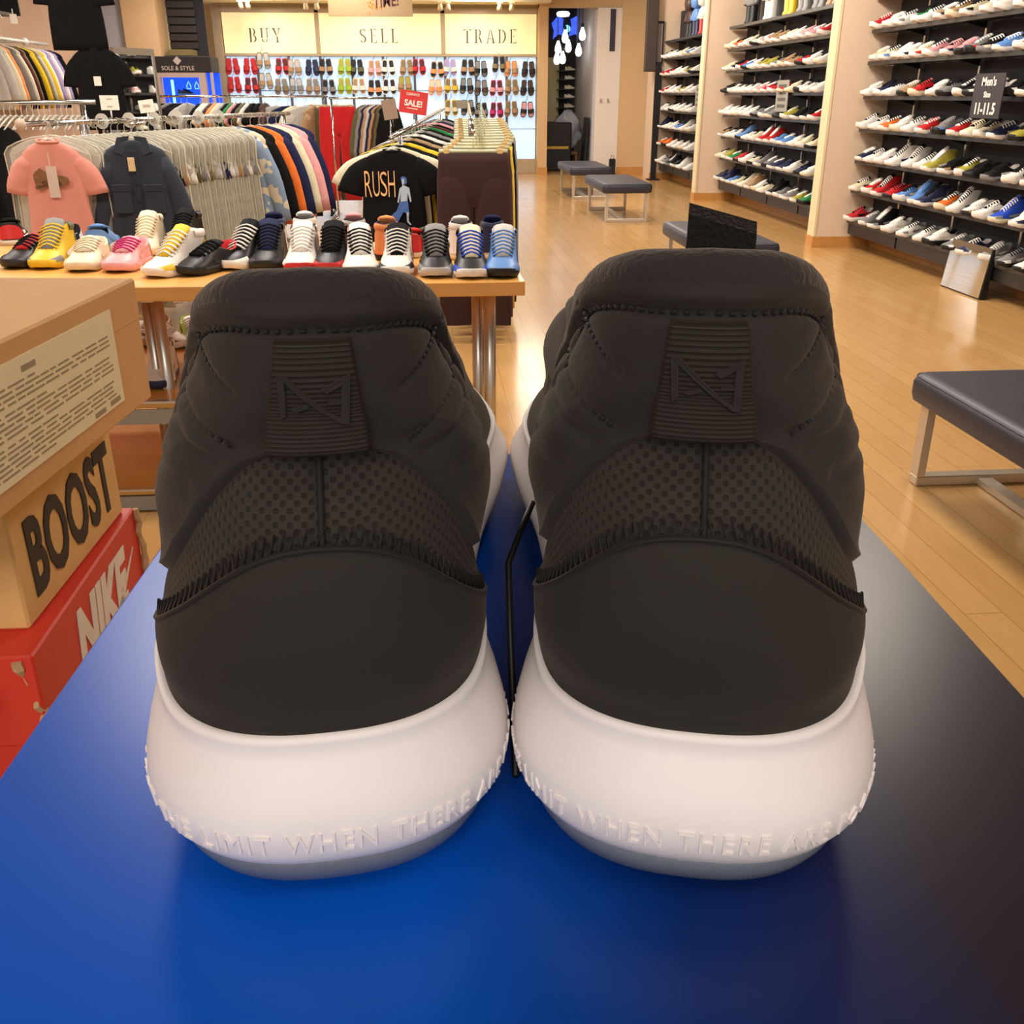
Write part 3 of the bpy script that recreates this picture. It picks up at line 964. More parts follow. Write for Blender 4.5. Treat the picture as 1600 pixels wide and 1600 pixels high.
# brown box with dark lettering
bb = thing('shoe_box', 'kraft cardboard shoe box with dark BOOST lettering, standing on the red box', 'shoe box', c2w(-.362, .82, RZ), -YAW + R(3.4))
hB = .356 - .252 - .001
MB().box(-.33, -.216, 0, 0, 0, hB, bev=.002).obj('box_body', M_KRAFT2, bb)
lt = MB()
text_into(lt, 'BOOST', .178, .062, lambda u, v, d: (.0002 + d, -.106 + u, .0455 + v), .0008, bold=.03, spacing=1.06)
lt.obj('lettering', mat('charcoal_print', (60, 50, 36), .8), bb)
# brown box on top, with a big cream label
bt = thing('shoe_box', 'plain brown cardboard box with a large cream text label, topmost of the stack', 'shoe box', c2w(-.3264, .84, CAMH - .252), -YAW + R(-.7))
hL = .107
MB().box(-.34, -.34, 0, 0, 0, hL - .004, bev=.002).obj('box_body', M_KRAFT, bt)
MB().box(-.3404, -.3404, hL - .036, .0006, .0006, hL, bev=.002).obj('lid_flap', M_KRAFT, bt)
lbm, nt, b, N, L = newmat('cream_label_paper')
b.inputs['Roughness'].default_value = .7
nz = N.new('ShaderNodeTexNoise'); nz.inputs['Scale'].default_value = 60
mx = N.new('ShaderNodeMixRGB'); mx.inputs[1].default_value = lin((246, 230, 186)); mx.inputs[2].default_value = lin((252, 240, 202))
L.new(nz.outputs['Fac'], mx.inputs[0]); L.new(mx.outputs[0], b.inputs['Base Color'])
lb = MB().box(.0006, -.335, .0165, .0016, -.062, .0925).obj('label', lbm, bt)
pr = MB(); rr = random.Random(11)
zz = .0765
for ln in range(15):
    if ln in (4, 9):
        zz -= .002
    yy = -.330
    end = -.082 if ln not in (0, 4, 9, 14) else -.20
    while yy < end:
        w = rr.uniform(.008, .030)
        pr.box(.0016, yy, zz, .0019, min(yy + w, -.074), zz + .0013)
        yy += w + rr.uniform(.002, .006)
    zz -= .0036
for cy, cz in ((-.205, .0840), (-.080, .0215), (-.110, .0205)):
    pr.box(.0016, cy - .010, cz - .002, .0019, cy + .010, cz + .002)
pr.obj('small_print', mat('grey_print', (164, 148, 114), .8), lb)

# ------------------------------------------------------------------ sneakers for table and shelves
G_HW = [(0, .036), (.03, .040), (.06, .037), (.10, .036), (.14, .034)]
G_Y0 = [(0, .008), (.02, .0), (.05, .004), (.10, .010), (.14, .008)]
G_FL = [(0, 1), (.3, 1.0), (.55, 1.22), (.74, 1.30), (.86, 1.12), (.94, .78), (.985, .36), (1, 0)]
G_FM = [(0, 1), (.3, .92), (.55, 1.1), (.74, 1.18), (.86, 1.0), (.94, .66), (.985, .3), (1, 0)]
def sneaker_kit(kind, na=0):
    """meshes of one kind of sneaker: toe towards +Y, heel at the origin"""
    hi = kind == 'high'
    run = kind == 'runner'
    st = .036 if run else .028
    zt = {'low': [(0, .094), (.5, .090), (.9, .074), (1.12, .068), (1.25, .084), (1.33, .088), (1.5, .078), (1.65, .062), (1.8, .054), (1.92, .046), (2, .038)],
          'runner': [(0, .102), (.5, .096), (.9, .078), (1.1, .072), (1.25, .094), (1.33, .098), (1.5, .082), (1.65, .064), (1.8, .056), (1.92, .049), (2, .044)],
          'high': [(0, .136), (.5, .140), (.9, .140), (1.05, .138), (1.16, .144), (1.26, .128), (1.5, .090), (1.65, .066), (1.8, .056), (1.92, .047), (2, .038)]}[kind]
    xt = [(0, .030), (.12, .027), (.26, .022), (.45, .018), (.58, .014), (.66, .0), (1, 0)]
    K = Last(G_HW, G_Y0, L=.290, RH=.045, fl=G_FL, fm=G_FM, xt=xt, zb=[(0, st), (1.4, st - .004), (2, st)], zt=zt, n=2.3)
    half = np.array([0, .22, .45, .7, .95, 1.1, 1.2, 1.3, 1.42, 1.56, 1.68, 1.8, 1.9, 1.96, 2.0])
    A = np.concatenate([-half[::-1], half[1:]])
    AA = np.abs(A)
    kit = {}
    v7 = np.sin(np.linspace(0, PI / 2, 7))
    P, N, _, _ = K.sheet(A, K.zb(AA) - .004, K.zt(AA), 7, None, v7)
    # inner lining: a strip folded down from the top edge round the collar
    kit['upper'] = (MB().grid(P), 'leather')
    c = AA <= 1.31
    top = P[c, -1]
    inn = MB()
    ctr = np.array([0, .085, 0])
    i1 = top * .86 + (top[:, :] * 0 + ctr) * .14; i1[:, 2] = top[:, 2] + .002
    i2 = i1 * .97 + ctr * .03; i2[:, 2] = st + .012
    inn.grid(np.stack([top, i1, i2], 1)); inn.add(i2.tolist(), [tuple(range(len(i2)))])
    kit['lining'] = (inn, 'cloth')
    # sole
    prof = [(.0, .033, .012), (.003, .037, .004), (st * .5, .0405 + (.004 if run else 0), .0), (st - .002, .0405, .002), (st, .038, .004), (st - .001, .033, .01)]
    rings = []
    for zz, w, y0 in prof:
        x, d = K.plan(A, 0, w=w, y0=y0, Lz=.294 - y0 * .6)
        t = .012 * sstep(1.75, 2, AA) * (1 if not run else 1.3)
        rings.append(np.stack([x, d, np.full_like(x, zz) * (1 + (.25 if run else 0) * (1 - sstep(.5, 1.4, AA))) + t], -1))
    b = MB().grid(np.array(rings)); b.add(rings[0].tolist(), [tuple(range(len(A)))])
    kit['sole'] = (b, 'rubber')
    # tongue
    tz = .158 if hi else (.112 if run else .102)
    ty = .088 if hi else .092
    rows = []
    for t in (0, .35, .7, 1):
        yy = .205 + (ty - .205) * t; q = .066 + (tz - .066) * t; w = .021 + .010 * math.sin(t * 2.2)
        rows.append([(math.cos(k * PI / 4) * w, yy + .005 * math.sin(k * PI / 4), q + .006 * math.sin(k * PI / 4) - .006 * math.cos(k * PI / 4) ** 2) for k in range(8)])
    kit['tongue'] = (MB().loft(rows), 'cloth')
    # laces
    lc = MB()
    n = 7 if hi else 5
    for i in range(n):
        s_ = (.30 if hi else .30) + i * (.32 if hi else .30) / (n - 1)
        yy = .045 + s_ * .245; tt = (.205 - yy) / (.205 - ty); zz = .066 + (tz - .066) * tt + .004; w = .021 + .010 * math.sin(tt * 2.2)
        lc.tube([(-w - .005, yy + .002, zz - .010), (-w * .5, yy, zz + .002), (0, yy - .002, zz + .006), (w * .5, yy, zz + .002), (w + .005, yy + .002, zz - .010)], .0050, 6, flat=.6)
    kit['laces'] = (lc, 'cloth')
    # overlays: toe guard and heel patch, side stripe
    lift = lambda a, v, z: .0016 + 0 * a
    A2 = np.linspace(1.70, 2.0, 7); A2 = np.concatenate([-A2, A2[::-1][1:]])
    A2 = np.concatenate([np.linspace(-1.70, -2, 7), np.linspace(2, 1.70, 7)])
    ov = MB()
    for seg in (np.linspace(-2, -1.70, 7), np.linspace(1.70, 2, 7)):
        sg = np.abs(seg)
        P2, _, _, _ = K.sheet(seg, K.zb(sg), K.zb(sg) + (K.zt(sg) - K.zb(sg)) * (.55 + .0 * sg), 4, lift)
        ov.grid(P2)
    kit['toe_guard'] = (ov, 'leather')
    A3 = np.linspace(-.95, .95, 11)
    P3, _, _, _ = K.sheet(A3, K.zb(np.abs(A3)) + .0, K.zb(np.abs(A3)) + (K.zt(np.abs(A3)) - K.zb(np.abs(A3))) * (.55 + .35 * np.cos(A3 * 1.5)), 4, lift)
    kit['heel_patch'] = (MB().grid(P3), 'leather')
    sm = MB()
    for sg in (-1, 1):
        sm = MB()
        # a curved tick low on the flank
        t = np.linspace(0, 1, 9)
        ac = 1.50 - .50 * t; zc = st + .006 + (.030 if not hi else .036) * t ** 1.5 + .008 * (1 - t) ** 3
        hw = .0085 * np.sin(np.clip(t * 1.1 + .12, 0, 1) * PI) ** .8 * (1 - .6 * t) + .0012
        lo_, hi_ = K.wall(ac * sg, zc - hw), K.wall(ac * sg, zc + hw)
        nl, nh = K.normals(ac * sg, zc - hw), K.normals(ac * sg, zc + hw)
        sm.grid(np.stack([lo_ + nl * .0022, hi_ + nh * .0022], 1), flip=sg < 0)
        kit['side_mark' if sg > 0 else 'side_mark#'] = (sm, 'leather')
    if hi:
        A4 = np.linspace(-1.12, 1.12, 17)
        P4, _, _, _ = K.sheet(A4, K.zt(np.abs(A4)) - .026, K.zt(np.abs(A4)) + .001, 5, lambda a, v, z: .0045 * np.sin(v * PI) ** .5)
        kit['ankle_collar'] = (MB().grid(P4), 'leather')
    out = {}
    for nm, (mb, fam) in kit.items():
        mb.mi = [0] * len(mb.f)
        me = mb.mesh(nm.strip('#'), [cm('w', 'leather')], True)
        out[nm] = (me, fam)
    return out
KITS = {k: sneaker_kit(k) for k in ('low', 'runner', 'high')}
ALWAYS = ('upper', 'sole', 'lining')
def make_sneaker(kind, label, loc, rot, cols, parts, group, scale=1.0, wide=1.08):
    """cols: dict part -> palette letter, '*' for the rest"""
    root = thing('sneaker', label, 'sneaker', loc, 0, group, rot)
    root.scale = (scale * wide, scale, scale)
    for p in ALWAYS + tuple(parts):
        if p not in KITS[kind]:
            continue
        me, fam = KITS[kind][p]
        k = cols.get(p.strip('#'), cols.get('*', 'w'))
        o = link(p.strip('#'), me, root)
        o.material_slots[0].link = 'OBJECT'
        o.material_slots[0].material = cm(k, fam)
    return root

# ---- table with the sneaker rows
TT = .83
tbx0, tbx1, tby0, tby1 = -3.1, .325, 3.39, 4.42
tab = thing('display_table', 'low maple display table with chrome legs carrying two rows of sneakers', 'table', (-1.4, 3.9, 0))
MB().box(tbx0 + 1.4, tby0 - 3.9, TT - .05, tbx1 + 1.4, tby1 - 3.9, TT, bev=.003).obj('table_top', M_TABLE, tab)
for (x0, x1, z, nm) in ((-3.1, -.72, .425, 'shelf_board'), (-3.1, -.72, .09, 'shelf_board')):
    MB().box(x0 + 1.4, tby0 + .02 - 3.9, z - .03, x1 + 1.4, tby1 - 3.9, z, bev=.002).obj(nm, M_TABLE, tab)
    MB().box(x0 + 1.4, tby0 - .005 - 3.9, z - .006, x1 + 1.4, tby0 + .02 - 3.9, z + .002).obj('edge_strip', M_BRUSH, tab)
    MB().box(x0 + 1.4, tby0 + .005 - 3.9, z - .085, x1 + 1.4, tby0 + .015 - 3.9, z - .03).obj('front_apron', mat('grey_acrylic', (150, 146, 134), .3), tab)
for lx, ly in ((.205, 3.50), (.165, 3.56), (.205, 4.30), (-1.04, 3.62), (-.99, 3.56), (-2.9, 3.5), (-2.9, 4.3)):
    MB().tube([(lx + 1.4, ly - 3.9, 0), (lx + 1.4, ly - 3.9, TT - .05)], .023, 14).obj('leg', M_BRUSH, tab, True)
for (px0, px1) in ((220, 240), (270, 297)):
    a = atY(px0, 465, 3.42); b_ = atY(px1, 472, 3.42)
    t_ = MB().box(a[0], 3.415, b_[2], b_[0], 3.42, a[2] + .012)
    tag(t_.obj('price_holder', M_PAPER), 'small white price holder under the maple table edge, by the ' + ('cardboard boxes' if px0 < 250 else 'black shoe collar'), 'price tag')

G1, G2, G3 = 'front row of sneakers on the maple table', 'back row of sneakers on the maple table', 'sneakers on the lower table shelf'
ALLP = ('tongue', 'laces', 'toe_guard', 'heel_patch', 'side_mark', 'side_mark#', 'ankle_collar')
front_row = [
    (22, 422, 'low', 168, dict(upper='k', sole='k', side_mark='k', toe_guard='k', tongue='r', laces='k', heel_patch='w', lining='k'), 'black and white low sneaker with a red tongue, first at the cardboard box end'),
    (66, 423, 'high', 178, dict(upper='Y', sole='Y', tongue='s', laces='Y', toe_guard='s', heel_patch='s', lining='e', ankle_collar='e'), 'bright yellow sneaker with yellow laces and grey tongue'),
    (124, 427, 'low', 182, dict({'*': 'c'}), 'plain cream sneaker with thick cream laces beside the pink one'),
    (183, 428, 'low', 176, dict({'*': 'p'}, laces='M', sole='p', tongue='p'), 'pink sneaker with magenta laces on the maple table'),
    (246, 436, 'high', 152, dict(upper='w', sole='w', toe_guard='Y', side_mark='Y', heel_patch='Y', laces='w', tongue='Y', lining='w', ankle_collar='w'), 'white and gold sneaker standing in front of the denim jacket'),
    (296, 433, 'low', 148, dict({'*': 'k'}, lining='r', laces='k'), 'black foam sneaker with a thin red collar line'),
    (362, 424, 'high', 158, dict(upper='k', sole='w', toe_guard='w', laces='w', tongue='k', lining='k', side_mark='w', ankle_collar='k', heel_patch='k'), 'black high-top with chunky white laces and white toe'),
    (415, 424, 'high', 180, dict({'*': 'k'}, lining='n', tongue='n', sole='k'), 'black and purple-navy high-top, small and dark, second dark one in the front row'),
    (469, 428, 'high', 180, dict({'*': 'w'}, sole='r', lining='k'), 'white high-top with a red sole in the front row'),
    (515, 428, 'high', 176, dict({'*': 'k'}, sole='r', toe_guard='r', lining='m'), 'black high-top with red toe and red sole'),
    (564, 433, 'high', 184, dict(upper='w', sole='w', toe_guard='w', laces='k', tongue='w', lining='r', ankle_collar='k', side_mark='k', heel_patch='r'), 'white high-top with black laces and red trim'),
    (620, 434, 'high', 178, dict(upper='w', sole='w', toe_guard='k', laces='w', tongue='k', lining='k', ankle_collar='k', side_mark='k', heel_patch='k'), 'white and black panel high-top with white laces, below the RUSH shirt'),
    (683, 436, 'high', 180, dict(upper='k', sole='l', toe_guard='s', laces='k', tongue='s', lining='k', ankle_collar='s', side_mark='o', heel_patch='o'), 'black and grey high-top with an orange tag'),
    (739, 438, 'high', 180, dict(upper='k', sole='w', toe_guard='B', laces='B', tongue='c', lining='n', ankle_collar='k', side_mark='w', heel_patch='k'), 'black high-top with a royal blue toe panel'),
    (787, 437, 'high', 174, dict({'*': 'b'}, sole='k', tongue='l', lining='l', toe_guard='b'), 'light blue high-top with grey tongue at the table end'),
]
for px, py, kd, rz, cols, lab in front_row:
    p = atZ(px, py, TT)
    dy = .294 * abs(math.cos(R(rz)))
    dx = .294 * math.sin(R(rz))
    make_sneaker(kd, lab, (p[0] + dx * .8, p[1] + dy, TT), (0, 0, R(rz)), cols, ALLP, G1, 1.03, 1.26)
back_row = [
    (20, 384, 'low', 20, dict(upper='k', sole='w', heel_patch='r', lining='k', side_mark='w', tongue='k', laces='k', toe_guard='k'), 'black low sneaker with a red heel in the back row, below the pink shirt'),
    (92, 400, 'low', 150, dict(upper='k', sole='w', side_mark='w', toe_guard='k', heel_patch='w', laces='k', tongue='k', lining='k'), 'black and white low sneaker in the back row behind the yellow one'),
    (152, 396, 'low', 8, dict(upper='b', sole='l', heel_patch='b', lining='k', side_mark='b', tongue='b', laces='b', toe_guard='b'), 'blue low sneaker peeping out behind the pink one'),
    (221, 402, 'high', 180, dict({'*': 'c'}), 'tall cream boot-like sneaker in the back row, below the denim jacket'),
    (288, 396, 'high', 170, dict({'*': 'k'}), 'all black high-top in the back row behind the foam sneaker'),
    (432, 400, 'high', 6, dict(upper='w', sole='w', heel_patch='w', lining='n', ankle_collar='n', side_mark='k', tongue='n', laces='w', toe_guard='w'), 'white high-top with a navy collar in the back row'),
    (478, 398, 'high', 2, dict({'*': 'w'}, lining='k', ankle_collar='w'), 'white high-top with black lining in the back row'),
    (556, 402, 'high', 4, dict(upper='p', sole='k', heel_patch='l', lining='k', ankle_collar='l', side_mark='p', tongue='p', laces='p', toe_guard='p'), 'pale pink high-top with a black sole in the back row'),
    (603, 408, 'high', -4, dict(upper='f', sole='k', heel_patch='f', lining='n', ankle_collar='f', side_mark='f', tongue='f', laces='f', toe_guard='f'), 'bright orange high-top below the RUSH shirt hem'),
    (641, 404, 'low', -8, dict({'*': 'r'}, sole='w'), 'red low sneaker in the back row'),
    (672, 402, 'low', 6, dict(upper='e', sole='w', heel_patch='e', lining='k', side_mark='o', tongue='e', laces='e', toe_guard='e'), 'olive low sneaker in the back row behind the grey high-top'),
    (724, 408, 'high', 4, dict(upper='w', sole='c', heel_patch='w', lining='k', ankle_collar='w', side_mark='k', tongue='w', laces='w', toe_guard='w'), 'white high-top with a padded black collar, below the maroon trousers'),
    (768, 406, 'high', -6, dict(upper='w', sole='w', heel_patch='n', lining='n', ankle_collar='n', side_mark='n', tongue='n', laces='n', toe_guard='n'), 'white and navy high-top in the back row behind the blue one'),
]
for px, py, kd, rz, cols, lab in back_row:
    p = atZ(px, py, TT)
    if abs(rz) > 90:
        p = (p[0], p[1] + .28, TT)
    p = (p[0], max(p[1], 3.86 if abs(rz) < 90 else 4.12), TT)
    make_sneaker(kd, lab, p, (0, 0, R(rz)), cols, ALLP, G2, 1.0, 1.2)
lower = [
    (243, 612, 'high', 186, dict({'*': 'w'}, tongue='s', sole='n', lining='w'), .425, 'white sneaker with a grey and blue tongue on the lower table shelf'),
    (268, 545, 'low', 240, dict(upper='w', sole='w', heel_patch='k', side_mark='k', lining='w', tongue='w', laces='w', toe_guard='k'), .425, 'white and black sneaker on the lower table shelf'),
    (302, 545, 'low', 200, dict(upper='G', sole='r', heel_patch='k', side_mark='k', lining='G', tongue='w', laces='w', toe_guard='w'), .425, 'lime and red sneaker on the lower shelf, half behind the black collar'),
    (232, 545, 'low', 180, dict({'*': 't'}), .425, 'tan sneaker on the lower shelf beside the cardboard box'),
]
for px, py, kd, rz, cols, z, lab in lower:
    p = atZ(px, py, z)
    dy = .29 * abs(math.cos(R(rz))); dx = .29 * math.sin(R(rz))
    make_sneaker(kd, lab, (p[0] + dx * .7, p[1] + dy, z), (0, 0, R(rz)), cols, ALLP, G3, 1.0, 1.2)

# ---- wall shelves with sneakers
BAYS = [('near', 'beside the foot mirror', 3.2, 9.76, 6.15, [1.985, 1.715, 1.417, 1.127, .839, .562, .274],
         ['rwwgwttccwtwwtw', 'ccwwcpppskbwBwyy', 'wnwtrwskkwkkwwr', 'wwowwrsrccnyttp', 'nwwwwwykykkwtsw', 'crrrbbnowwwBwcc', 'rskwwwwsnssww'[:13]]),
        ('middle', 'between the two wing walls', 9.95, 14.48, 10.72, [2.0, 1.73, 1.45, 1.17, .885, .60, .30],
         ['copcwpttcwppr', 'ckrbwyysttrww', 'kwwwwprrrcwww', 'wwwwwssskykkr', 'twwbwcrrbbwcc', 'cygrwcssnnwnw', 'nnbcctwckssyg']),
        ('far', 'past the second wing wall', 14.67, 18.38, 15.95, [2.0, 1.73, 1.45, 1.17, .885, .60, .30],
         ['wwwcbw', 'rrwwyw', 'rwwyww', 'wwwwww', 'nwwbww', 'oowwww', 'wskkww'])]
SHN = ('top', 'second', 'third', 'fourth', 'fifth', 'sixth', 'bottom')
XF = 4.20
SOLE2 = 'wwwwcwwk'
SHN_ALL = SHN
sr = random.Random(5)
for bn, (bay, where, ya, yb, yvis, zs_, rows_) in enumerate(BAYS):
    # shelf uprights
    k = 0
    y = yb - .62
    while y > ya + .2:
        u = MB().box(XR - .065, y - .014, .16, XR - .03, y + .014, 2.7)
        k += 1
        tag(u.obj('shelf_upright', M_BRUSH), '%s steel shelf upright from the far end of the %s sneaker bay' % (ORD[k - 1], bay), 'shelf upright', 'steel uprights of the sneaker bays')
        y -= 1.02
    for i, z in enumerate([zs_[0] + .28] + zs_):
        nm = 'highest toy' if i == 0 else SHN[i - 1]
        s_ = thing('wall_shelf', 'black %s shelf board of the %s sneaker bay, %s' % (nm, bay, where), 'shelf', (XR, yb, z), 0, 'black wall shelves')
        MB().box(XF - XR, ya - yb, -.026, -.066, 0, 0, bev=.002).obj('board', M_SHELF, s_)
        MB().box(XF - XR - .004, ya - yb, -.030, XF - XR, 0, .004).obj('edge_strip', mat('dark_edge_strip', (52, 50, 50), .35), s_)
        y = -.62; kk = 0
        while y > ya - yb + .2:
            MB().prism([(-.066, -.026), (-.066, -.075), (-.24, -.034), (-.24, -.026)], lambda u, v, y=y: (u, y - .004, v), lambda u, v, y=y: (u, y + .004, v)).obj('bracket', M_BLACKMETAL, s_)
            y -= 1.02
        if i == 7:
            for q in range(int((yb - ya) / 1.1)):
                MB().box(XF - XR + .01, -(q + 1) * 1.1 + .02, -.135, XF - XR + .03, -q * 1.1 - .02, -.03, bev=.003).obj('drawer_front', M_SHELF, s_)
    for i, z in enumerate(zs_):
        row = rows_[i]
        n = len(row)
        step = (yb - .16 - yvis) / (n - .3)
        for j, ch in enumerate(row):
            y = yb - .16 - j * step + sr.uniform(-.015, .015)
            kd = 'runner' if (i + j) % 3 == 0 else ('low' if (i < 4 or sr.random() < .6) else 'high')
            alt = sr.choice('wwkknrsbtc')
            cols = {'*': ch, 'sole': sr.choice(SOLE2) if ch != 'k' else sr.choice('wwks'), 'lining': sr.choice('kws' + ch), 'side_mark': alt, 'heel_patch': sr.choice(alt + ch), 'toe_guard': sr.choice(ch + ch + alt), 'tongue': sr.choice(ch + 'kw'), 'laces': sr.choice('wk' + ch)}
            parts = ALLP if bay == 'near' else (('tongue', 'heel_patch', 'side_mark') if bay == 'middle' else ('tongue',))
            nmz = PAL[ch][0]
            lab = '%s sneaker, %s from far end, %s shelf of the %s sneaker bay' % (nmz, ORD[j], SHN[i], bay)
            yaw_ = R(90 + sr.uniform(-8, 12) + (8 if bay == 'near' else 0))
            pitch_ = 0
            make_sneaker(kd, lab, (XR - .085 + .0, y, z + .001), (pitch_, 0, yaw_), cols, parts, 'sneakers on the %s bay shelves' % bay, 1.04).scale.z = 1.22

# ------------------------------------------------------------------ clothes
def ring(hw, th, z, n=22, rip=0.0, ph=0.0, k=9.0, dx=0.0):
    out = []
    for i in range(n):
        w = 2 * PI * i / n
        x = math.copysign(abs(math.cos(w)) ** .8, math.cos(w)) * hw
        y = math.copysign(abs(math.sin(w)) ** .8, math.sin(w)) * th
        out.append((x + dx, y + rip * math.sin(k * x / .25 + ph + z * 6), z))
    return out
def body_mb(hw=.25, L=.70, th=.03, ph=0.0, flare=1.0, rip=.008, mb=None, n=22):
    mb = mb or MB()
    rows = [(0, .26, .9), (-.010, .40, 1), (-.030, .66, 1), (-.055, .86, 1), (-.085, .95, 1.05), (-.14, .93, 1.1), (-.22, .92, 1.2), (-.34, .93, 1.25), (-.47, .95, 1.3), (-.6, .98, 1.35), (-.86, 1.0, 1.35), (-1.0, 1.0, 1.3)]
    rings = []
    for i, (z, w, t) in enumerate(rows):
        zz = z if z > -.2 else -.2 + (z + .2) / .8 * (L - .2)
        fl = 1 + (flare - 1) * max(0, -zz / L)
        rings.append(ring(hw * w * fl, th * t, zz, n, rip * min(1, -zz / .3), ph))
    mb.loft(rings)
    return mb
def sleeve_mb(sg, hw=.25, ln=.22, r0=.075, r1=.085, out=.13, th=.5, mb=None):
    mb = mb or MB()
    p0 = Vector((sg * hw * .66, 0, -.100)); p1 = Vector((sg * (hw + out * .62), 0, -.070 - ln * .45)); p2 = Vector((sg * (hw + out), .006, -.062 - ln))
    rings = []
    for i in range(8):
        t = i / 7.0
        p = p0 * (1 - t) ** 2 + p1 * 2 * t * (1 - t) + p2 * t * t
        d = ((p1 - p0) * (1 - t) + (p2 - p1) * t).normalized()
        sd = Vector((d.z, 0, -d.x)) * -1
        r = (r0 + (r1 - r0) * t) * (.80 + .20 * min(1, t * 2.5))
        rings.append([tuple(p + sd * math.cos(2 * PI * k / 12) * r + Vector((0, 1, 0)) * math.sin(2 * PI * k / 12) * r * th + Vector((0, .004 * math.sin(t * 14 + k), 0))) for k in range(12)])
    mb.loft(rings)
    return mb
def hanger_mb(w=.20, drop=.075):
    mb = MB()
    mb.tube([(-w, 0, -drop), (-w * .5, 0, -.030), (-.03, 0, -.004), (0, 0, .004), (.03, 0, -.004), (w * .5, 0, -.030), (w, 0, -drop)], [.006, .008, .010, .011, .010, .008, .006], 6, flat=.6)
    mb.tube([(0, 0, 0), (0, 0, .045), (.010, 0, .058), (.022, 0, .066), (.018, 0, .086), (0, 0, .092), (-.018, 0, .082)], .0024, 6)
    return mb
HANGER = hanger_mb().mesh('hanger', [M_CLEARPL], True)
HOOKH = .090                      # hook top above the shoulder line
def hang_hanger(loc, rz, label, group, scale=1.0):
    o = link('clothes_hanger', HANGER, None, loc, (0, 0, rz))
    o.scale = (scale, 1, 1)
    return tag(o, label, 'hanger', group)

GM = {}
def garment_mesh(kind, v):
    """one mesh per kind: long sleeved, short sleeved or jacket, three fold variants"""
    key = (kind, v)
    if key not in GM:
        mb = MB()
        if kind == 'tee':
            body_mb(.255, .68, .022, v * 2.1, 1.0, .008, mb)
            for s in (-1, 1):
                sleeve_mb(s, .255, .20, .080, .088, .12, .3, mb)
        elif kind == 'inner':
            body_mb(.235, .68, .012, v * 2.1, 1.0, .006, mb)
            for s in (-1, 1):
                sleeve_mb(s, .19, .24, .055, .055, .03, .25, mb)
        elif kind == 'long':
            body_mb(.25, .70, .024, v * 2.1, 1.0, .008, mb)
            for s in (-1, 1):
                sleeve_mb(s, .24, .56, .078, .052, .085, .45, mb)
        elif kind == 'jacket':
            body_mb(.28, .72, .034, v * 2.1, 1.05, .007, mb)
            for s in (-1, 1):
                sleeve_mb(s, .26, .60, .088, .06, .10, .5, mb)
        elif kind == 'trousers':
            trouser_mb(mb, v)
        GM[key] = mb.mesh(kind, [cm('w', 'cloth')], True)
    return GM[key]
def trouser_mb(mb, v=0, w=.205, L=1.0):
    mb.loft([ring(w, .026, 0, 20), ring(w * 1.0, .030, -.05, 20), ring(w * 1.06, .034, -.15, 20), ring(w * 1.02, .030, -.22, 20), ring(w * .9, .022, -.30, 20)])
    for s in (-1, 1):
        rr_ = [ring(w * .40, .016, -.06, 16, 0, 0, dx=s * w * .50), ring(w * .53, .034, -.16, 16, .002, v, dx=s * w * .52), ring(w * .545, .035, -.28, 16, .003, v, dx=s * w * .53), ring(w * .53, .032, -.5, 16, .006, v + s, dx=s * w * .56), ring(w * .50, .030, -.75, 16, .007, v + s, dx=s * w * .58), ring(w * .47, .028, -L, 16, .006, v + s, dx=s * w * .60)]
        mb.loft(rr_)
def hang(name, kind, letter, loc, rz, label, cat, group, v=0, hanger=None, mt=None, sc=1.0):
    o = link(name, garment_mesh(kind, v % 3), None, loc, (0, 0, rz))
    o.scale = (sc, 1, sc)
    o.material_slots[0].link = 'OBJECT'
    o.material_slots[0].material = mt or cm(letter, 'cloth')
    tag(o, label, cat, group)
    if hanger:
        hang_hanger(tuple(Vector(loc) + Vector((0, 0, .002))), rz, hanger[0], hanger[1])
    return o
def rail_rz(a, b):
    d = Vector(b) - Vector(a)
    return math.atan2(-d.x, d.y)
def lerp3(a, b, t):
    return tuple(a[i] + (b[i] - a[i]) * t for i in range(3))

# ---- the long rack of plastic-covered garments
RA, RB = (-2.165, 5.72, 1.283), (-1.14, 8.75, 1.286)
rk = thing('clothing_rack', 'long chrome clothing rack full of plastic-covered garments behind the sneaker table', 'clothing rack', (RA[0], RA[1], 0))
o0 = Vector((RA[0], RA[1], 0))
MB().tube([Vector(RA) - o0, Vector(RB) - o0], .016, 12).obj('rail', M_STEEL, rk, True)
dirv = (Vector(RB) - Vector(RA)).normalized(); perp = Vector((dirv.y, -dirv.x, 0))
for t in (.16, .97):
    p = Vector(lerp3(RA, RB, t)) - o0
    MB().tube([p - Vector((0, 0, .012)), Vector((p.x, p.y, .07))], .016, 10).obj('upright', M_STEEL, rk, True)
    q = Vector((p.x, p.y, .05))
    MB().tube([q - perp * .30, q + perp * .30], .018, 8).obj('foot', M_STEEL, rk, True)
MB().tube([Vector(RA) - o0 - dirv * .004, Vector(RA) - o0 + dirv * .012], .030, 14).obj('end_cap', mat('beige_cap', (196, 172, 150), .5), rk, True)
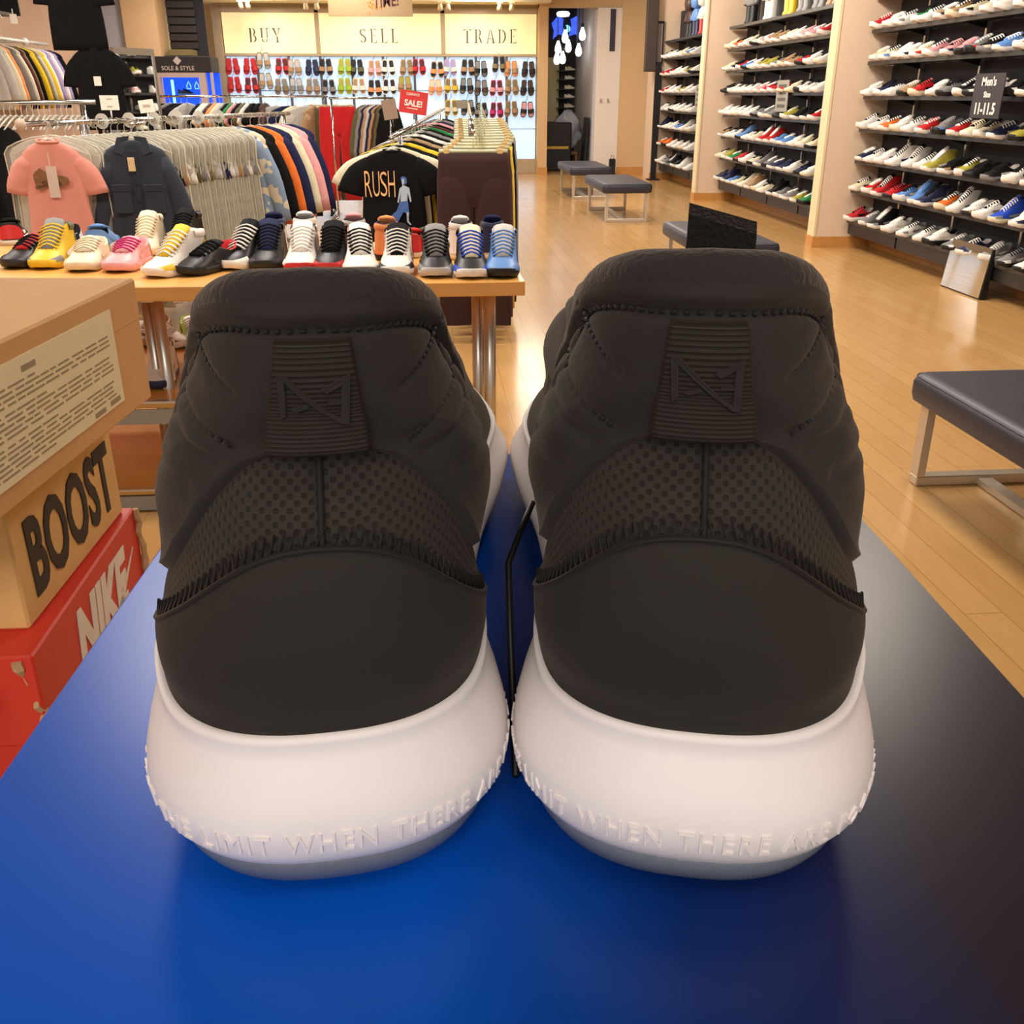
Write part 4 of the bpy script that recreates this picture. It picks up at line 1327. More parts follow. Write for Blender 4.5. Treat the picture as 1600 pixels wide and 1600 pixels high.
# face-out arm that carries the denim jacket
DN = atY(212, 228, 5.74)
pj = Vector(lerp3(RA, RB, .27)) - o0
MB().tube([pj, Vector((DN[0], 5.98, pj.z + .0)) - Vector((o0.x, o0.y, 0)), Vector((DN[0], 5.70, 1.283)) - Vector((o0.x, o0.y, 0))], .010, 8).obj('face_out_arm', M_STEEL, rk, True)
rzA = rail_rz(RA, RB)
COVER_M = mat('cloudy_garment_plastic', (184, 178, 160), .22, var=.3, scale=22, bump=.5, alpha=.62, spec=.6)
cov = MB(); body_mb(.275, 1.02, .018, .6, 1.04, .006, cov)
COVER = cov.mesh('plastic_cover', [COVER_M], True)
hem = MB(); hem.tube([(x, 0, z) for x, z in ((-.283, -1.0), (-.276, -.6), (-.258, -.2), (-.262, -.085), (-.24, -.055), (-.18, -.028), (-.10, -.006), (0, .006), (.10, -.006), (.18, -.028), (.24, -.055), (.262, -.085), (.258, -.2), (.276, -.6), (.283, -1.0))], .0034, 5)
HEM = hem.mesh('cover_seam', [mat('white_plastic_seam', (198, 190, 168), .4)], True)
gr = random.Random(12)
NC = 30
for i in range(NC):
    t = .06 + (.66 - .06) * (i / (NC - 1)) ** .92
    p = lerp3(RA, RB, t)
    z = p[2] - HOOKH + .012
    rz = rzA + R(gr.uniform(-5, 5))
    col = gr.choice('kklsctenwlshk')
    g = thing('covered_garment', '%s garment under cloudy clear plastic, counted away from the pink shirt on the long rack' % ORD[i], 'garment', (p[0], p[1], z), rz, 'plastic-covered garments on the long rack')
    o = link('garment', garment_mesh('inner', i % 3), g); o.scale = (1, .9, 1.02); o.location = (0, 0, -.006)
    o.material_slots[0].link = 'OBJECT'; o.material_slots[0].material = cm(col, 'cloth')
    g.scale = (gr.uniform(.92, 1.05), 1, gr.uniform(.98, 1.02))
    link('plastic_cover', COVER, g)
    link('cover_seam', HEM, g)
    hang_hanger((p[0], p[1], z + .002), rz, 'clear hanger of the %s plastic-covered garment on the long rack' % ORD[i], 'hangers of the plastic-covered garments')
jk = [('s', 'jacket', 'pale blue and cream camouflage jacket at the end of the plastic covers'), ('k', 'jacket', 'black jacket next to the orange jacket'), ('o', 'jacket', 'bright orange jacket on the long rack'), ('n', 'jacket', 'navy jacket just behind the orange jacket'),
      ('c', 'jacket', 'cream jacket between two navy jackets'), ('p', 'jacket', 'dusty pink edged jacket near the far end of the long rack'), ('n', 'jacket', 'navy jacket with a pink seam, last on the long rack')]
camo, nt, b, N, L = newmat('camouflage_cloth')
vz = N.new('ShaderNodeTexNoise'); vz.inputs['Scale'].default_value = 7
tc = N.new('ShaderNodeTexCoord'); L.new(tc.outputs['Object'], vz.inputs['Vector'])
cr = N.new('ShaderNodeValToRGB'); cr.color_ramp.interpolation = 'CONSTANT'
cr.color_ramp.elements[0].color = lin((126, 144, 166)); cr.color_ramp.elements[1].position = .52; cr.color_ramp.elements[1].color = lin((206, 192, 164))
L.new(vz.outputs['Fac'], cr.inputs[0]); L.new(cr.outputs[0], b.inputs['Base Color']); b.inputs['Roughness'].default_value = .9
for i, (c, kd, lab) in enumerate(jk):
    t = .70 + .045 * i
    p = lerp3(RA, RB, t)
    hang('jacket', kd, c, (p[0], p[1], p[2] - HOOKH + .012), rzA + R(gr.uniform(-4, 4)), lab, 'jacket', 'jackets at the far end of the long rack', i, ('hanger of the ' + lab[:60].split(' at ')[0].split(' on ')[0], 'hangers of the jackets'), mt=camo if i == 0 else None, sc=1.0)
for i, px in enumerate((205, 224, 248, 268, 288, 322)):
    t = .22 + .085 * i
    p = lerp3(RA, RB, t)
    d = MB().tube([Vector((0, -.004, 0)), Vector((0, .004, 0))], .044, 20)
    o = d.obj('size_divider', M_CLEARPL, None, False, None, p, (0, 0, rzA))
    tag(o, 'round pale size disc on the long chrome rail, %s from its cap end' % ORD[i], 'size divider', 'size discs on the long rail')

# ---- pink shirt in its open cover, at the near end of the rail
pk_p = (atY(77, 226, 5.66)[0], 5.66, 1.283 - HOOKH + .012)
pk = thing('shirt', 'salmon pink printed shirt hanging at the near end of the long rack', 'shirt', pk_p, R(-4))
PINK = mat('cloth_salmon', (214, 140, 122), .9, var=.07, scale=14, bump=.3, sheen=.2)
body_mb(.168, .66, .026, .4, 1.10, .007).obj('torso', PINK, pk, True)
for s in (-1, 1):
    sleeve_mb(s, .168, .21, .062, .066, .045, .4).obj('sleeve', PINK, pk, True)
MB().tube([(.060 * math.cos(a), -.012 + .020 * math.sin(a), .006 - .012 * (math.sin(a) < 0)) for a in np.linspace(0, 2 * PI, 17)[:-1]], .006, 6, closed=True).obj('neckband', PINK, pk, True)
cvp = MB(); body_mb(.282, .98, .012, 1.3, 1.02, .004, cvp)
o = cvp.obj('plastic_cover', mat('clear_garment_plastic', (220, 214, 196), .15, alpha=.22, bump=.4, scale=18), pk, True, None, (0, .036, .02))
link('cover_seam', HEM, pk, (0, .03, .02))
pn = MB()
rr = random.Random(4)
blobs = []
for (cx, cz, rx, rz_) in ((-.055, -.19, .048, .052), (.045, -.20, .044, .034), (-.07, -.235, .03, .014), (.0, -.215, .06, .022)):
    pts = [(cx + math.cos(a) * rx * rr.uniform(.8, 1.15), cz + math.sin(a) * rz_ * rr.uniform(.75, 1.15)) for a in np.linspace(0, 2 * PI, 13)[:-1]]
    pn.prism(pts, lambda u, v: (u, -.0440, v), lambda u, v: (u, -.0455, v))
pn.obj('print', mat('brown_print', (128, 88, 56), .9, var=.35, scale=60), pk)
tgm = MB().box(-.022, -.049, -.285, .034, -.0475, -.125); tgm.box(.0, -.049, -.125, .006, -.0478, -.06)
tgm.obj('price_tag', mat('pale_tag', (226, 206, 190), .5, alpha=.75), pk)
hang_hanger((pk_p[0], pk_p[1] + .002, pk_p[2] + .004), R(-4), 'clear hanger holding the salmon pink shirt', 'hangers of the front garments')

# ---- denim jacket
DM = mat('dark_denim', (38, 43, 54), .9, var=.22, scale=40, bump=.35, sheen=.1)
DM2 = mat('dark_denim_seam', (34, 38, 50), .9)
dj_p = (DN[0], 5.70, 1.283 - HOOKH + .012)
dj = thing('denim_jacket', 'dark blue denim jacket with two chest pockets facing out on the long rack', 'jacket', dj_p, R(2))
body_mb(.178, .70, .036, 1.1, 1.02, .004).obj('torso', DM, dj, True)
for s in (-1, 1):
    sleeve_mb(s, .185, .60, .068, .056, .075, .5).obj('sleeve', DM, dj, True)
    MB().prism([(s * .012, .022), (s * .075, .014), (s * .100, -.058), (s * .055, -.075), (s * .026, -.022)], lambda u, v: (u, -.030 + .012 * (v > -.03), v), lambda u, v: (u, -.042 + .012 * (v > -.03), v)).obj('collar', DM, dj)
    x0 = s * .036; x1 = s * .132
    a, b_ = min(x0, x1), max(x0, x1)
    pk_ = MB().box(a, -.062, -.375, b_, -.046, -.235, bev=.006).obj('pocket', DM, dj)
    MB().box(a - .004, -.066, -.262, b_ + .004, -.058, -.222, bev=.004).obj('pocket_flap', DM2, pk_)
MB().box(-.016, -.058, -.69, .016, -.044, -.05, bev=.004).obj('placket', DM2, dj)
for k in range(6):
    MB().tube([(0, -.057, -.13 - k * .092), (0, -.062, -.13 - k * .092)], .0075, 10).obj('button', mat('dark_button', (30, 32, 40), .4, .4), dj)
MB().prism([(-.045, .012), (.045, .012), (.03, -.045), (0, -.055), (-.03, -.045)], lambda u, v: (u, -.020, v), lambda u, v: (u, -.024, v)).obj('neck_lining', mat('pale_lining', (196, 190, 178), .8), dj)
MB().box(-.026, -.074, -.155, -.002 + .012, -.070, -.085, bev=.002).obj('hang_tag', mat('kraft_tag', (214, 186, 140), .7), dj)
hang_hanger((dj_p[0], dj_p[1] + .002, dj_p[2] + .006), R(2), 'clear hanger holding the dark denim jacket', 'hangers of the front garments')

# ---- second rail on the left with empty hangers and black garments
LA, LB = (-3.75, 7.0, 1.375), (-2.15, 7.0, 1.385)
r1 = thing('clothing_rack', 'chrome clothing rack with many empty hangers and black garments, left of the long rack', 'clothing rack', (LA[0], LA[1], 0))
q0 = Vector((LA[0], LA[1], 0))
MB().tube([Vector(LA) - q0, Vector(LB) - q0], .015, 10).obj('rail', M_STEEL, r1, True)
for x in (.2, 1.52):
    MB().tube([(x, 0, 1.37), (x, 0, .05)], .015, 8).obj('upright', M_STEEL, r1, True)
    MB().tube([(x, -.3, .05), (x, .3, .05)], .018, 8).obj('foot', M_STEEL, r1, True)
for i in range(26):
    x = LA[0] + .62 + i * .036
    hang_hanger((x, 7.0, 1.378 - HOOKH + .012), PI / 2 + R(gr.uniform(-9, 9)), 'empty clear hanger, %s from the left on the black garment rail' % ORD[i], 'empty hangers on the black garment rail', .95)
for i in range(8):
    x = LA[0] + .10 + i * .125
    hang('shirt', 'long' if i % 2 else 'tee', 'k', (x, 7.0, 1.378 - HOOKH - .05), PI / 2 + R(gr.uniform(-6, 6)), 'black garment, %s along the rail of empty hangers' % ORD[i], 'shirt', 'black garments under the empty hangers', i)
def card_sign(px0, py0, px1, py1, Y, zrail, label, tilt=0.0, m=None, lines=True):
    a = atY(px0, py0, Y); b_ = atY(px1, py1, Y)
    cx = (a[0] + b_[0]) / 2; cz = (a[2] + b_[2]) / 2; w = (b_[0] - a[0]); h = a[2] - b_[2]
    s = thing('sign_holder', label, 'sign', (cx, Y, zrail))
    dz = cz - zrail
    MB().box(-w / 2, -.003, dz - h / 2, w / 2, .003, dz + h / 2, mtx=Matrix.Translation((0, 0, dz)) @ Matrix.Rotation(tilt, 4, 'Y') @ Matrix.Translation((0, 0, -dz))).obj('card', m or M_PAPER, s)
    MB().tube([(0, .004, 0), (0, .004, dz - h / 2 + .01)], .005, 8).obj('stem', M_WHITEPL, s, True)
    return s, dz, w, h
s_, dz, w, h = card_sign(155, 149, 187, 172, 6.9, 1.29, 'blank-looking white card sign above the rail of empty hangers')
for q in (.25, -.25):
    MB().box(-w * .15, -.0042, dz + h * q - .004, w * .15, -.003, dz + h * q + .004).obj('faint_print', mat('faint_print', (190, 170, 150), .8), s_)
p = lerp3(RA, RB, .3)
s_, dz, w, h = card_sign(216, 156, 242, 176, p[1] + .01, p[2], 'tilted white card sign above the plastic-covered garments', R(-6))
MB().box(-w * .25, -.0042, dz - .006, w * .25, -.003, dz + .010).obj('faint_print', MATS['faint_print'], s_)

# ---- coloured shirts on the left wall rail
WX = -5.03
wrk = thing('wall_rail', 'white wall rail carrying coloured long sleeved shirts', 'wall rail', (WX, 12.6, 2.045))
MB().tube([(0, 0, 0), (0, 2.15, 0)], .020, 10).obj('rail', M_WHITEPL, wrk, True)
for y in (.35, 1.35):
    MB().tube([(-.37, y, 0), (0, y, 0)], .016, 8).obj('bracket', M_WHITEPL, wrk, True)
    MB().tube([(0, y - .01, 0), (0, y + .01, 0)], .045, 16).obj('collar_disc', M_WHITEPL, wrk, True)
wall_cols = [('l', 'pale grey'), ('c', 'cream'), ('f', 'orange'), ('s', 'grey'), ('c', 'ivory'), ('m', 'dark red'), ('h', 'khaki'), ('k', 'black'), ('Y', 'mustard'), ('h', 'olive tan'), ('l', 'light grey'), ('Y', 'golden yellow'), ('w', 'white'), ('v', 'lilac'), ('w', 'bright white'), ('v', 'violet'), ('n', 'navy'), ('k', 'black')]
for i, (c, nm) in enumerate(wall_cols):
    y = 12.55 + i * .115
    hang('shirt', 'long', c, (WX + .02, y + .02, 2.045 - HOOKH + .012), R(gr.uniform(-16, 2)), '%s long sleeved shirt, %s along the white wall rail' % (nm, ORD[i]), 'shirt', 'long sleeved shirts on the wall rail', i,
         ('hanger of the %s shirt along the white wall rail' % ORD[i], 'hangers on the wall rail'))
slab('wall_panel_left', XL, 8.0, 2.02, XL + .04, 13.6, 3.2, M_SLAT)
ws = thing('wall_shelf', 'dark wall shelf above the coloured shirts', 'shelf', (XL + .04, 11.6, 2.33))
MB().box(0, -1.2, -.03, .42, 2.0, 0).obj('board', M_SHELF, ws)
MB().box(0, 2.0, -.02, .46, 2.03, .5).obj('side_panel', M_SHELF, ws)
for k in range(7):
    MB().tube([(.42, -.2 + k * .33, -.03), (.45, -.2 + k * .33, -.08)], .006, 6).obj('hook', M_WHITEPL, ws, True)
a = atY(15, 22, 12.4); b_ = atY(28, 37, 12.4)
ox, oy, oz = XL + .04, 11.6, 2.33
MB().box(a[0] - ox, .79, b_[2] - oz, b_[0] - ox, .80, a[2] - oz).box((a[0] + b_[0]) / 2 - .004 - ox, .792, a[2] - oz, (a[0] + b_[0]) / 2 + .004 - ox, .798, -.028).obj('hanging_tag', M_PAPER, ws)

# ---- black shirts on a tall stand
bs = thing('display_stand', 'tall thin black stand holding two black shirts one above the other', 'stand', (-2.93, 9.56, 0))
MB().tube([(0, 0, 0), (0, 0, 2.75)], .018, 10).obj('pole', M_BLACKMETAL, bs, True)
MB().box(-.25, -.25, 0, .25, .25, .03, bev=.006).obj('base', M_BLACKMETAL, bs)
for z in (2.50, 1.86):
    MB().tube([(0, 0, z), (0, -.10, z)], .010, 8).obj('arm', M_BLACKMETAL, bs, True)
for (z, px, lab) in ((2.50, 125, 'plain black shirt, the upper of two on the tall stand'), (1.86, 146, 'black shirt with a small paper tag, the lower of two on the tall stand')):
    x = atY(px, 60, 9.5)[0]
    t_ = thing('shirt', lab, 'shirt', (x, 9.49, z - .05), R(3))
    hb_ = .225 if z > 2 else .20
    body_mb(hb_, .67, .03, z, 1.02, .008).obj('torso', cm('k', 'cloth'), t_, True)
    for s in (-1, 1):
        sleeve_mb(s, hb_, .26, .07, .08, .03, .4).obj('sleeve', cm('k', 'cloth'), t_, True)
    if z < 2:
        MB().box(-.035, -.055, -.31, .025, -.050, -.235).obj('paper_tag', M_PAPER, t_)
    tag(link('clothes_hanger', HANGER, None, (x, 9.49, z - .046), (0, 0, R(3))), 'hanger of the %s black shirt on the tall stand' % ('upper' if z > 2 else 'lower'), 'hanger', 'hangers on the tall stand')
mi = thing('floor_mirror', 'tall narrow standing mirror in a silver frame beside the black shirts', 'mirror', (-2.80, 10.5, 0), R(62))
MB().box(-.24, -.012, .12, .24, .0, 1.78).obj('mirror_glass', M_MIRROR, mi)
fm = MB()
for (x0, x1, z0, z1) in ((-.27, -.24, .06, 1.84), (.24, .27, .06, 1.84), (-.24, .24, 1.78, 1.84), (-.24, .24, .06, .12)):
    fm.box(x0, -.02, z0, x1, .02, z1)
fm.obj('frame', M_BRUSH, mi)
for s in (-1, 1):
    MB().tube([(s * .25, -.25, .02), (s * .25, 0, .08), (s * .25, .25, .02)], .015, 8).obj('foot', M_BRUSH, mi, True)
m2 = thing('mirror_panel', 'small framed mirror reflecting clothes, beside the SOLE and STYLE booth', 'mirror', atY(222, 146, 15.2), R(38))
MB().box(-.17, -.01, 0, .17, 0, .46).obj('mirror_glass', M_MIRROR, m2)
fm = MB()
for (x0, x1, z0, z1) in ((-.19, -.17, -1.44, .48), (.17, .19, -1.44, .48), (-.17, .17, .46, .48), (-.17, .17, -.02, 0)):
    fm.box(x0, -.015, z0, x1, .015, z1)
fm.obj('frame', M_BASE, m2)

# ---- back rack along the shop
BA, BB = (-3.95, 13.0, 1.41), (-1.20, 13.0, 1.41)
r2 = thing('clothing_rack', 'black framed clothing rack running across the shop in front of the sandal wall', 'clothing rack', (BA[0], BA[1], 0))
q0 = Vector((BA[0], BA[1], 0))
MB().tube([Vector(BA) - q0, Vector(BB) - q0], .014, 10).obj('rail', M_STEEL, r2, True)
for x in (.05, 2.72):
    MB().tube([(x, 0, 1.41), (x, -.25, .05)], .014, 8).obj('upright', M_BLACKMETAL, r2, True)
    MB().tube([(x, 0, 1.41), (x, .25, .05)], .014, 8).obj('upright', M_BLACKMETAL, r2, True)
    MB().tube([(x, -.3, .04), (x, .3, .04)], .018, 8).obj('foot', M_BLACKMETAL, r2, True)
MB().tube([(.05, -.25, .12), (2.72, -.25, .12)], .012, 8).obj('base_bar', M_BRUSH, r2, True)
def Xat(px, Y=13.0):
    return atY(px, 165, Y)[0]
bk = [(205, 'k', 'tee', 'black'), (216, 'k', 'tee', 'black'), (228, 's', 'tee', 'dark grey'), (240, 'k', 'tee', 'black'), (248, 'r', 'tee', 'dark red'), (257, 'k', 'tee', 'black'), (266, 's', 'tee', 'charcoal'), (275, 'k', 'tee', 'black'), (284, 'k', 'tee', 'black'), (293, 'l', 'tee', 'pale edged'),
      (314, 'k', 'tee', 'black'), (320, 'w', 'tee', 'white'), (326, 'w', 'tee', 'off white'), (332, 'd', 'tee', 'brown'), (338, 'f', 'tee', 'peach'), (344, 'c', 'tee', 'cream'), (350, 'l', 'tee', 'light grey'), (357, 'k', 'tee', 'black'), (363, 'g', 'tee', 'dark green'), (369, 'p', 'tee', 'pink'), (376, 'k', 'tee', 'black'), (382, 'e', 'tee', 'olive'), (389, 'w', 'tee', 'white'), (396, 'k', 'tee', 'black'),
      (406, 'k', 'long', 'black'), (414, 'd', 'long', 'dark brown')]
for i, (px, c, kd, nm) in enumerate(bk):
    x = Xat(px)
    hang('shirt', kd, c, (x, 13.0, 1.41 - HOOKH + .012), R(62 if px < 300 else 78), '%s top, %s from the left on the far rack across the shop' % (nm, ORD[i]), 'shirt', 'tops on the far rack', i,
         ('dark hanger of the %s top on the far rack' % ORD[i], 'hangers on the far rack'), sc=.9)
for i, (px, c, kd, lab, rz, yy) in enumerate([(432, 'l', 'long', 'pale grey sweatshirt on the far rack, before the navy one', 8, 12.97), (450, 'n', 'long', 'navy sweatshirt on the far rack', 30, 13.0), (462, 'c', 'long', 'off white sweater on the far rack beside the grey sweater', 48, 13.0), (478, 'l', 'long', 'mottled grey sweater with a pink tag on the far rack', 22, 12.95), (492, 't', 'long', 'tan shirt on the far rack beside the red trousers', 60, 13.0)]):
    x = Xat(px)
    o = hang('sweater', kd, c, (x, yy, 1.41 - HOOKH - .02), R(rz), lab, 'sweater', 'sweaters on the far rack', i, ('hanger of the ' + lab.split(' on ')[0].split(' with ')[0], 'hangers of the sweaters'), sc=1.04)
def trousers(letter, loc, rz, label, group, v=0, sc=1.0, mt=None):
    o = link('trousers', garment_mesh('trousers', v % 3), None, loc, (0, 0, rz))
    o.scale = (sc, 1, sc)
    o.material_slots[0].link = 'OBJECT'; o.material_slots[0].material = mt or cm(letter, 'cloth')
    return tag(o, label, 'trousers', group)
ph = MB()
ph.tube([(-.20, 0, .012), (.20, 0, .012)], .011, 8)
ph.tube([(0, 0, .012), (0, 0, .07), (.012, 0, .085), (.026, 0, .096), (.018, 0, .118), (0, 0, .123), (-.018, 0, .113)], .0030, 6)
PHANGER_BAR = ph
M_JADE = mat('pale_green_plastic', (206, 204, 166), .3, var=.06, alpha=.85)
PH_ME = ph.mesh('hanger_bar', [M_JADE], True)
cl = MB().box(-.016, -.018, -.045, .016, .018, .026, bev=.004)
CLIP_ME = cl.mesh('clip', [mat('tan_clip', (206, 172, 112), .4)])
def trouser_hanger(loc, rz, label, group):
    t = thing('trouser_hanger', label, 'hanger', loc, rz, group)
    link('hanger_bar', PH_ME, t)
    for s in (-1, 1):
        link('clip', CLIP_ME, t, (s * .155, 0, 0))
    return t
RH_, nm = 1.41 - .115, ''
for i, (px, c, lab, yy, z) in enumerate([(506, 'h', 'khaki trousers hanging behind the red trousers', 13.10, RH_), (527, 'r', 'red trousers facing out on the far rack', 12.72, RH_), (520, 'e', 'olive trousers between the red trousers and the floor rack', 12.95, RH_ - .02)]):
    x = Xat(px, yy)
    trousers(c, (x, yy, z), R(4), lab, None, i, 1.08)
    trouser_hanger((x, yy, z), R(4), 'clip hanger of the ' + lab.split(' hanging')[0].split(' facing')[0].split(' between')[0], 'clip hangers on the far rack')
RBK = [(568, 'e', 'olive'), (573, 's', 'grey'), (577, 'n', 'navy'), (581, 't', 'tan'), (585, 'l', 'pale grey'), (589, 'n', 'dark blue'), (593, 't', 'beige'), (597, 'd', 'dark brown'), (601, 'e', 'dark olive'), (605, 'k', 'black')]
r3 = thing('clothing_rack', 'low chrome rack of striped and dark tops to the right of the red trousers', 'clothing rack', (Xat(552, 12.6), 12.6, 0))
x1 = Xat(606, 12.6) - Xat(552, 12.6)
MB().tube([(-.28, 0, 1.39), (x1 + .05, .5, 1.39)], .013, 8).obj('rail', M_STEEL, r3, True)
for x, y in ((-.26, 0.0), (x1 + .03, .49)):
    MB().tube([(x, y, 1.385), (x, y, .04)], .013, 8).obj('upright', M_STEEL, r3, True)
    MB().tube([(x, y - .28, .04), (x, y + .28, .04)], .016, 8).obj('foot', M_STEEL, r3, True)
for i, (px, c, nm) in enumerate(RBK):
    x = Xat(px, 12.6)
    yy = 12.6 + .5 * (x - Xat(552, 12.6) + .28) / (x1 + .33)
    hang('shirt', 'long', c, (x, yy, 1.39 - HOOKH + .012), R(58), '%s top, %s after the red trousers' % (nm, ORD[i]), 'shirt', 'tops beside the red trousers', i, ('hanger of the %s top after the red trousers' % ORD[i], 'hangers beside the red trousers'), sc=.95)

# ---- rack with the RUSH shirt in front
FA = atY(612, 218, 7.15); FA = (FA[0], 7.15, 1.165); FB = atY(694, 176, 10.4); FB = (FB[0], 10.4, 1.30)
r4 = thing('clothing_rack', 'two armed rack of shirts with the RUSH shirt at its front', 'clothing rack', (FA[0], FA[1], 0))
q0 = Vector((FA[0], FA[1], 0))
MB().tube([Vector(FA) - q0 - Vector((0, .12, 0.006)), Vector(FB) - q0], .013, 10).obj('rail', M_STEEL, r4, True)
for t in (.12, .9):
    p = Vector(lerp3(FA, FB, t)) - q0
    MB().tube([p, Vector((p.x, p.y, .04))], .016, 8).obj('upright', M_STEEL, r4, True)
    MB().tube([Vector((p.x - .3, p.y, .03)), Vector((p.x + .3, p.y, .03))], .018, 8).obj('foot', M_STEEL, r4, True)
rzF = rail_rz(FA, FB)
rw = [('c', 'cream'), ('k', 'black'), ('Y', 'gold'), ('k', 'black'), ('t', 'tan'), ('k', 'black'), ('w', 'white'), ('k', 'black'), ('s', 'grey'), ('k', 'black'), ('g', 'green'), ('m', 'maroon'), ('k', 'black'), ('p', 'dusty pink'), ('n', 'navy'), ('s', 'dark grey'), ('k', 'black')]
for i, (c, nm) in enumerate(rw):
    p = lerp3(FA, FB, .02 + i * .056)
    hang('shirt', 'tee', c, (p[0], p[1], p[2] - HOOKH + .012), rzF + R(gr.uniform(-4, 4)), '%s shirt, %s behind the RUSH shirt on its rack' % (nm, ORD[i]), 'shirt', 'shirts behind the RUSH shirt', i,
         ('clear hanger of the %s shirt behind the RUSH shirt' % ORD[i], 'hangers behind the RUSH shirt'), sc=.96 if i else 1.02)
ru_p = (FA[0], 7.05, 1.165 - HOOKH + .006)
ru = thing('shirt', 'black shirt printed RUSH with a blue figure, at the front of its rack', 'shirt', ru_p, R(-2))
BLK = mat('cloth_washed_black', (20, 18, 19), .92, var=.15, scale=25, bump=.3, spec=.15)
body_mb(.225, .66, .028, .9, 1.02, .006).obj('torso', BLK, ru, True)
for s in (-1, 1):
    sleeve_mb(s, .225, .22, .082, .09, .075, .4).obj('sleeve', BLK, ru, True)
MB().tube([(.058 * math.cos(a), -.008 + .022 * math.sin(a), .004 - .010 * (math.sin(a) < 0)) for a in np.linspace(0, 2 * PI, 17)[:-1]], .006, 6, closed=True).obj('neckband', BLK, ru, True)
PEACH = mat('peach_print', (240, 186, 124), .8)
tx = MB()
for ch, cx, h in (('R', -.168, .17), ('U', -.113, .165), ('S', -.062, .16), ('H', -.008, .17)):
    text_into(tx, ch, .046, h, front(cx, -.215, -.0495), .003, bold=-.012)
tx.obj('lettering', PEACH, ru)
# plain blue figure: head, body, gown
BLU = mat('blue_print', (70, 104, 168), .8, var=.3, scale=70); PALE = mat('pale_blue_print', (176, 188, 204), .8, var=.2, scale=60)
fg = lambda y: (lambda u, v: (u, y, v))
def flat(mb, pts, y=-.0500):
    mb.prism(pts, fg(y), fg(y - .002))
f1 = MB(); flat(f1, [(.055, -.175), (.072, -.165), (.094, -.175), (.098, -.205), (.086, -.222), (.074, -.214), (.062, -.200)])
flat(f1, [(.042, -.335), (.100, -.330), (.106, -.42), (.066, -.40), (.02, -.475), (-.035, -.465), (-.015, -.42), (.02, -.39)])
f1.obj('print', BLU, ru)
f2 = MB(); flat(f2, [(.060, -.185), (.078, -.180), (.080, -.205), (.072, -.222), (.088, -.230), (.112, -.240), (.124, -.330), (.114, -.335), (.100, -.270), (.096, -.328), (.048, -.332), (.052, -.27), (.036, -.34), (.026, -.335), (.045, -.245), (.066, -.228)], -.0510)
flat(f2, [(.086, -.400), (.102, -.405), (.100, -.46), (.118, -.485), (.108, -.487), (.088, -.468)], -.0510)
f2.obj('print', PALE, ru)
t3 = MB(); text_into(t3, 'V', .02, .026, front(-.115, -.522, -.0500), .002)
t3.obj('lettering', mat('red_print', (170, 52, 40), .8), ru)
t3 = MB(); text_into(t3, 'ER 900', .115, .026, front(.055, -.522, -.0500), .002)
t3.obj('lettering', mat('red_print', (170, 52, 40), .8), ru)
hang_hanger((ru_p[0], ru_p[1] + .002, ru_p[2] + .004), R(-2), 'clear hanger holding the RUSH shirt', 'hangers of the front garments')
# red sale sign on that rack, and a plain board beside it
sp = atY(646, 160, 8.9)
s_ = thing('sale_sign', 'red SALE sign tilted above the rack of black shirts', 'sign', (sp[0], 8.9, FA[2] + .07))
RS = Matrix.Translation((0, 0, sp[2] - FA[2] - .07)) @ Matrix.Rotation(R(8), 4, 'Y')
MB().box(-.118, -.004, -.090, .118, .004, .090, mtx=RS).obj('card', mat('red_sign_card', (206, 48, 40), .5), s_)
st = MB()
fr = lambda cx, cz: (lambda u, v, d: tuple(RS @ Vector((cx + u, -.004 - d, cz + v))))
text_into(st, 'SALE!', .150, .050, fr(0, -.008), .002, bold=.03)
st.obj('lettering', mat('white_sign_print', (244, 232, 220), .6), s_)
st = MB()
text_into(st, 'CLEARANCE', .110, .020, fr(-.01, .062), .002, bold=.01)
st.obj('lettering', mat('white_sign_print', (244, 232, 220), .6), s_)
MB().box(-.05, -.0055, -.052, .04, -.004, -.046, mtx=RS).obj('small_line', MATS['white_sign_print'], s_)
MB().tube([(0, .006, 0), (0, .006, sp[2] - FA[2] - .12)], .006, 8).obj('stem', M_STEEL, s_, True)
sp = atY(609, 171, 9.6)
s_ = thing('sign_holder', 'plain brown card sign on a thin stem beside the red sale sign', 'sign', (sp[0], 9.6, FA[2] + .02))
MB().box(-.065, -.004, -.085, .065, .004, .085, mtx=Matrix.Translation((0, 0, sp[2] - FA[2] - .02)) @ Matrix.Rotation(R(-9), 4, 'Y')).obj('card', mat('taupe_card', (160, 134, 112), .7), s_)
MB().tube([(0, .006, -.8), (0, .006, sp[2] - FA[2] - .08)], .006, 8).obj('stem', M_STEEL, s_, True)
MB().box(-.12, -.12, -FA[2] - .02, .12, .12, -FA[2] + .01).obj('base', M_STEEL, s_)
MB().tube([(0, .006, -.8), (0, .006, -FA[2])], .010, 8).obj('post', M_STEEL, s_, True)

